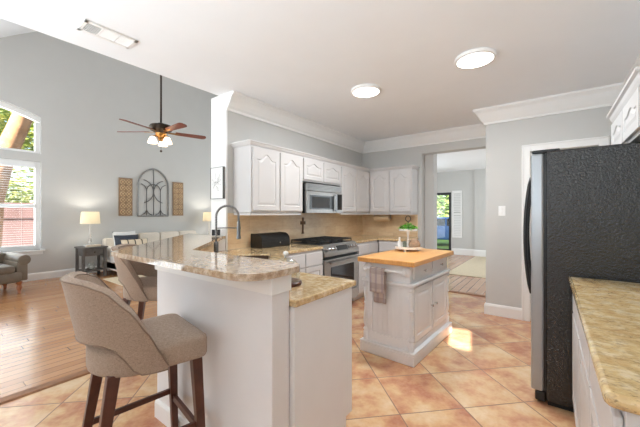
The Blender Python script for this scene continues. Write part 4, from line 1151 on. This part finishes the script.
# blinds in the lower window
bl = thing('window_blind', 'white horizontal slat blind hanging in the lower window', 'blind', (LX - .02, WYC, 0), R90)
bw_ = (WY1 - WY0) / 2 - .09
MB().box(-bw_, bw_, -.02, .02, 2.33, 2.375, .004).build('head_rail', 'blinds_white', bl)
m = MB(); z = .74
while z < 2.32:
    m.box(-bw_, bw_, -.021, .021, z, z + .002, T=None); z += .045
m.build('slats', 'blinds_white', bl)
m = MB()
for x in (-bw_ * .7, 0, bw_ * .45, bw_ * .8): m.box(x - .002, x + .002, -.024, -.0225, .72, 2.34)
m.build('ladder_cords', 'blinds_white', bl)
MB().box(-bw_, bw_, -.02, .02, .705, .725, .004).build('bottom_rail', 'blinds_white', bl)

# hall shutter
hs = thing('louvred_shutter', 'tall white louvred shutter beside the glass hall door', 'shutter', (-2.64, HY - .002, .57))
m = MB(); W_, H_ = .31, 1.58
m.box(0, .045, -.035, -.002, 0, H_); m.box(W_ - .045, W_, -.035, -.002, 0, H_); m.box(.045, W_ - .045, -.035, -.002, 0, .07); m.box(.045, W_ - .045, -.035, -.002, H_ - .07, H_); m.box(.045, W_ - .045, -.035, -.002, H_ / 2 - .03, H_ / 2 + .03)
m.build('frame', 'trim_white', hs, bevel=.003)
m = MB()
for k in range(26):
    z = .08 + k * .0555
    if abs(z - H_ / 2) < .045: continue
    if k == 14: m.build('lower_louvres', 'trim_white', hs); m = MB()
    m.prism([(-.030, z), (-.026, z), (-.008, z + .045), (-.012, z + .045)], .045, W_ - .045, 'x')
m.build('upper_louvres', 'trim_white', hs)

# ------------------------------------------------------------------ outside
struct(B(-40, LX - .2, -20, 30, -.35, -.25).build('ground_yard', 'concrete'))
struct(B(-30, 20, HY + .2, 60, -.35, -.25).build('ground_street', 'lawn'))
fc = thing('board_fence', 'brown board fence outside the living room window', 'fence', (-12.6, 0, -.25))
m = MB()
for k in range(46): m.box(-.02, .02, -4.5 + k * .16, -4.5 + k * .16 + .158, 0, 1.95)
m.build('boards', 'brown_fence', fc)
MB().box(.02, .06, -4.5, 2.9, .4, .5).box(.02, .06, -4.5, 2.9, 1.5, 1.6).build('rails', 'brown_fence', fc)

def leaf_blob(m, c, r, n, rr, s0=.10):
    for k in range(n):
        while True:
            p = Vector((rr.uniform(-1, 1), rr.uniform(-1, 1), rr.uniform(-1, 1)))
            if p.length <= 1: break
        p = Vector((c[0] + p.x * r[0], c[1] + p.y * r[1], c[2] + p.z * r[2])); s = s0 * rr.uniform(.6, 1.4)
        R = Matrix.Translation(p) @ Matrix.Rotation(rr.uniform(0, 6.3), 4, 'Z') @ Matrix.Rotation(rr.uniform(-1.3, 1.3), 4, 'X')
        vs = [m.bm.verts.new(R @ Vector(q)) for q in ((-s, 0, 0), (0, -s * .5, 0), (s, 0, 0), (0, s * .5, 0))]
        m.bm.faces.new(vs)
def tree(label, loc, trunk, blobs, seed, mat='leaves', n=1400, s0=.11, tr=.2):
    rr = random.Random(seed); t = thing('tree', label, 'tree', loc)
    MB().tube(trunk, tr, 12, r1=tr * .7).build('trunk', 'bark', t, smooth=True)
    m = MB()
    for c, r in blobs: leaf_blob(m, c, r, n, rr, s0)
    m.build('foliage', mat, t)
    return t
# window line of sight: camera -> (-8.54, .3..1.6, z)
tree('tree with thick leaning brown trunk outside the arched window', (-11.6, 1.2, -.25), [(0, 0, 0), (0, .1, 2.0), (0, .30, 3.0), (.0, .62, 4.0), (.1, .95, 5.2), (.1, 1.1, 6.6)],
     [((-1.2, .3, 4.6), (1.0, 2.6, 1.5)), ((-1.0, 1.4, 3.9), (.8, 1.8, 1.0)), ((-.9, -1.2, 4.2), (.8, 1.5, 1.3))], 5, 'leaves', 4500, .07, .27)
tree('leafy yellow-green tree beyond the brown fence', (-15.6, .6, -.25), [(0, 0, 0), (0, 0, 2.0), (.1, .2, 3.4)],
     [((0, .2, 3.0), (1.2, 4.2, 1.4)), ((0, .8, 4.9), (1.2, 3.8, 1.7)), ((.3, -.6, 2.2), (.8, 3.4, .8))], 6, 'leaves', 4200, .09, .15)
hs2 = thing('neighbor_house', 'pale blue house wall showing at the left of the lower window', 'house', (-19.0, -2.2, -.25))
MB().box(-1.5, 1.5, -2.2, 1.75, 0, 3.1).build('wall', 'siding_blue', hs2)
MB().prism([(-2.4, 3.1), (1.95, 3.1), (-.2, 4.6)], -1.7, 1.7, 'x').build('roof', 'grey_wood', hs2)
tree('bushy green tree outside the hall door', (-4.6, 20.0, -.25), [(0, 0, 0), (0, 0, 1.6), (.1, .1, 3.0)],
     [((0, 0, 3.0), (2.6, 1.4, 1.3)), ((-1.2, 0, 2.1), (2.0, 1.2, .8)), ((.8, .2, 4.2), (2.4, 1.2, 1.2))], 8, 'leaves_dark', 1500, .14, .14)
cr_ = thing('car', 'blue car parked outside the glass hall door', 'car', (-4.35, 16.6, -.25), math.radians(8))
body = [(-2.0, .35), (-2.05, .75), (-1.7, .92), (-.9, 1.0), (-.45, 1.42), (.75, 1.45), (1.35, 1.02), (1.95, .9), (2.05, .55), (2.0, .32)]
MB().prism(body, -.82, .82, 'y', bev=.05).build('body', 'car_blue', cr_, smooth='auto')
for s in (-1, 1):
    MB().prism([(-.72, 1.03), (-.38, 1.37), (.12, 1.38), (.12, 1.03)], s * .825 - .006, s * .825 + .006, 'y').build('side_window', 'dark_glass', cr_)
    MB().prism([(.2, 1.03), (.2, 1.38), (.7, 1.38), (1.12, 1.03)], s * .825 - .006, s * .825 + .006, 'y').build('side_window', 'dark_glass', cr_)
    for x in (-1.25, 1.25): MB().lathe([(0, -.1), (.18, -.1), (.2, -.11), (.31, -.1), (.33, -.06), (.33, .06), (.31, .1), (.2, .11), (0, .1)], (0, 0, 0), 24, T=Matrix.Translation((x, s * .76, .33)) @ Matrix.Rotation(PI / 2, 4, 'X')).build('wheel', 'tire', cr_, smooth='auto')
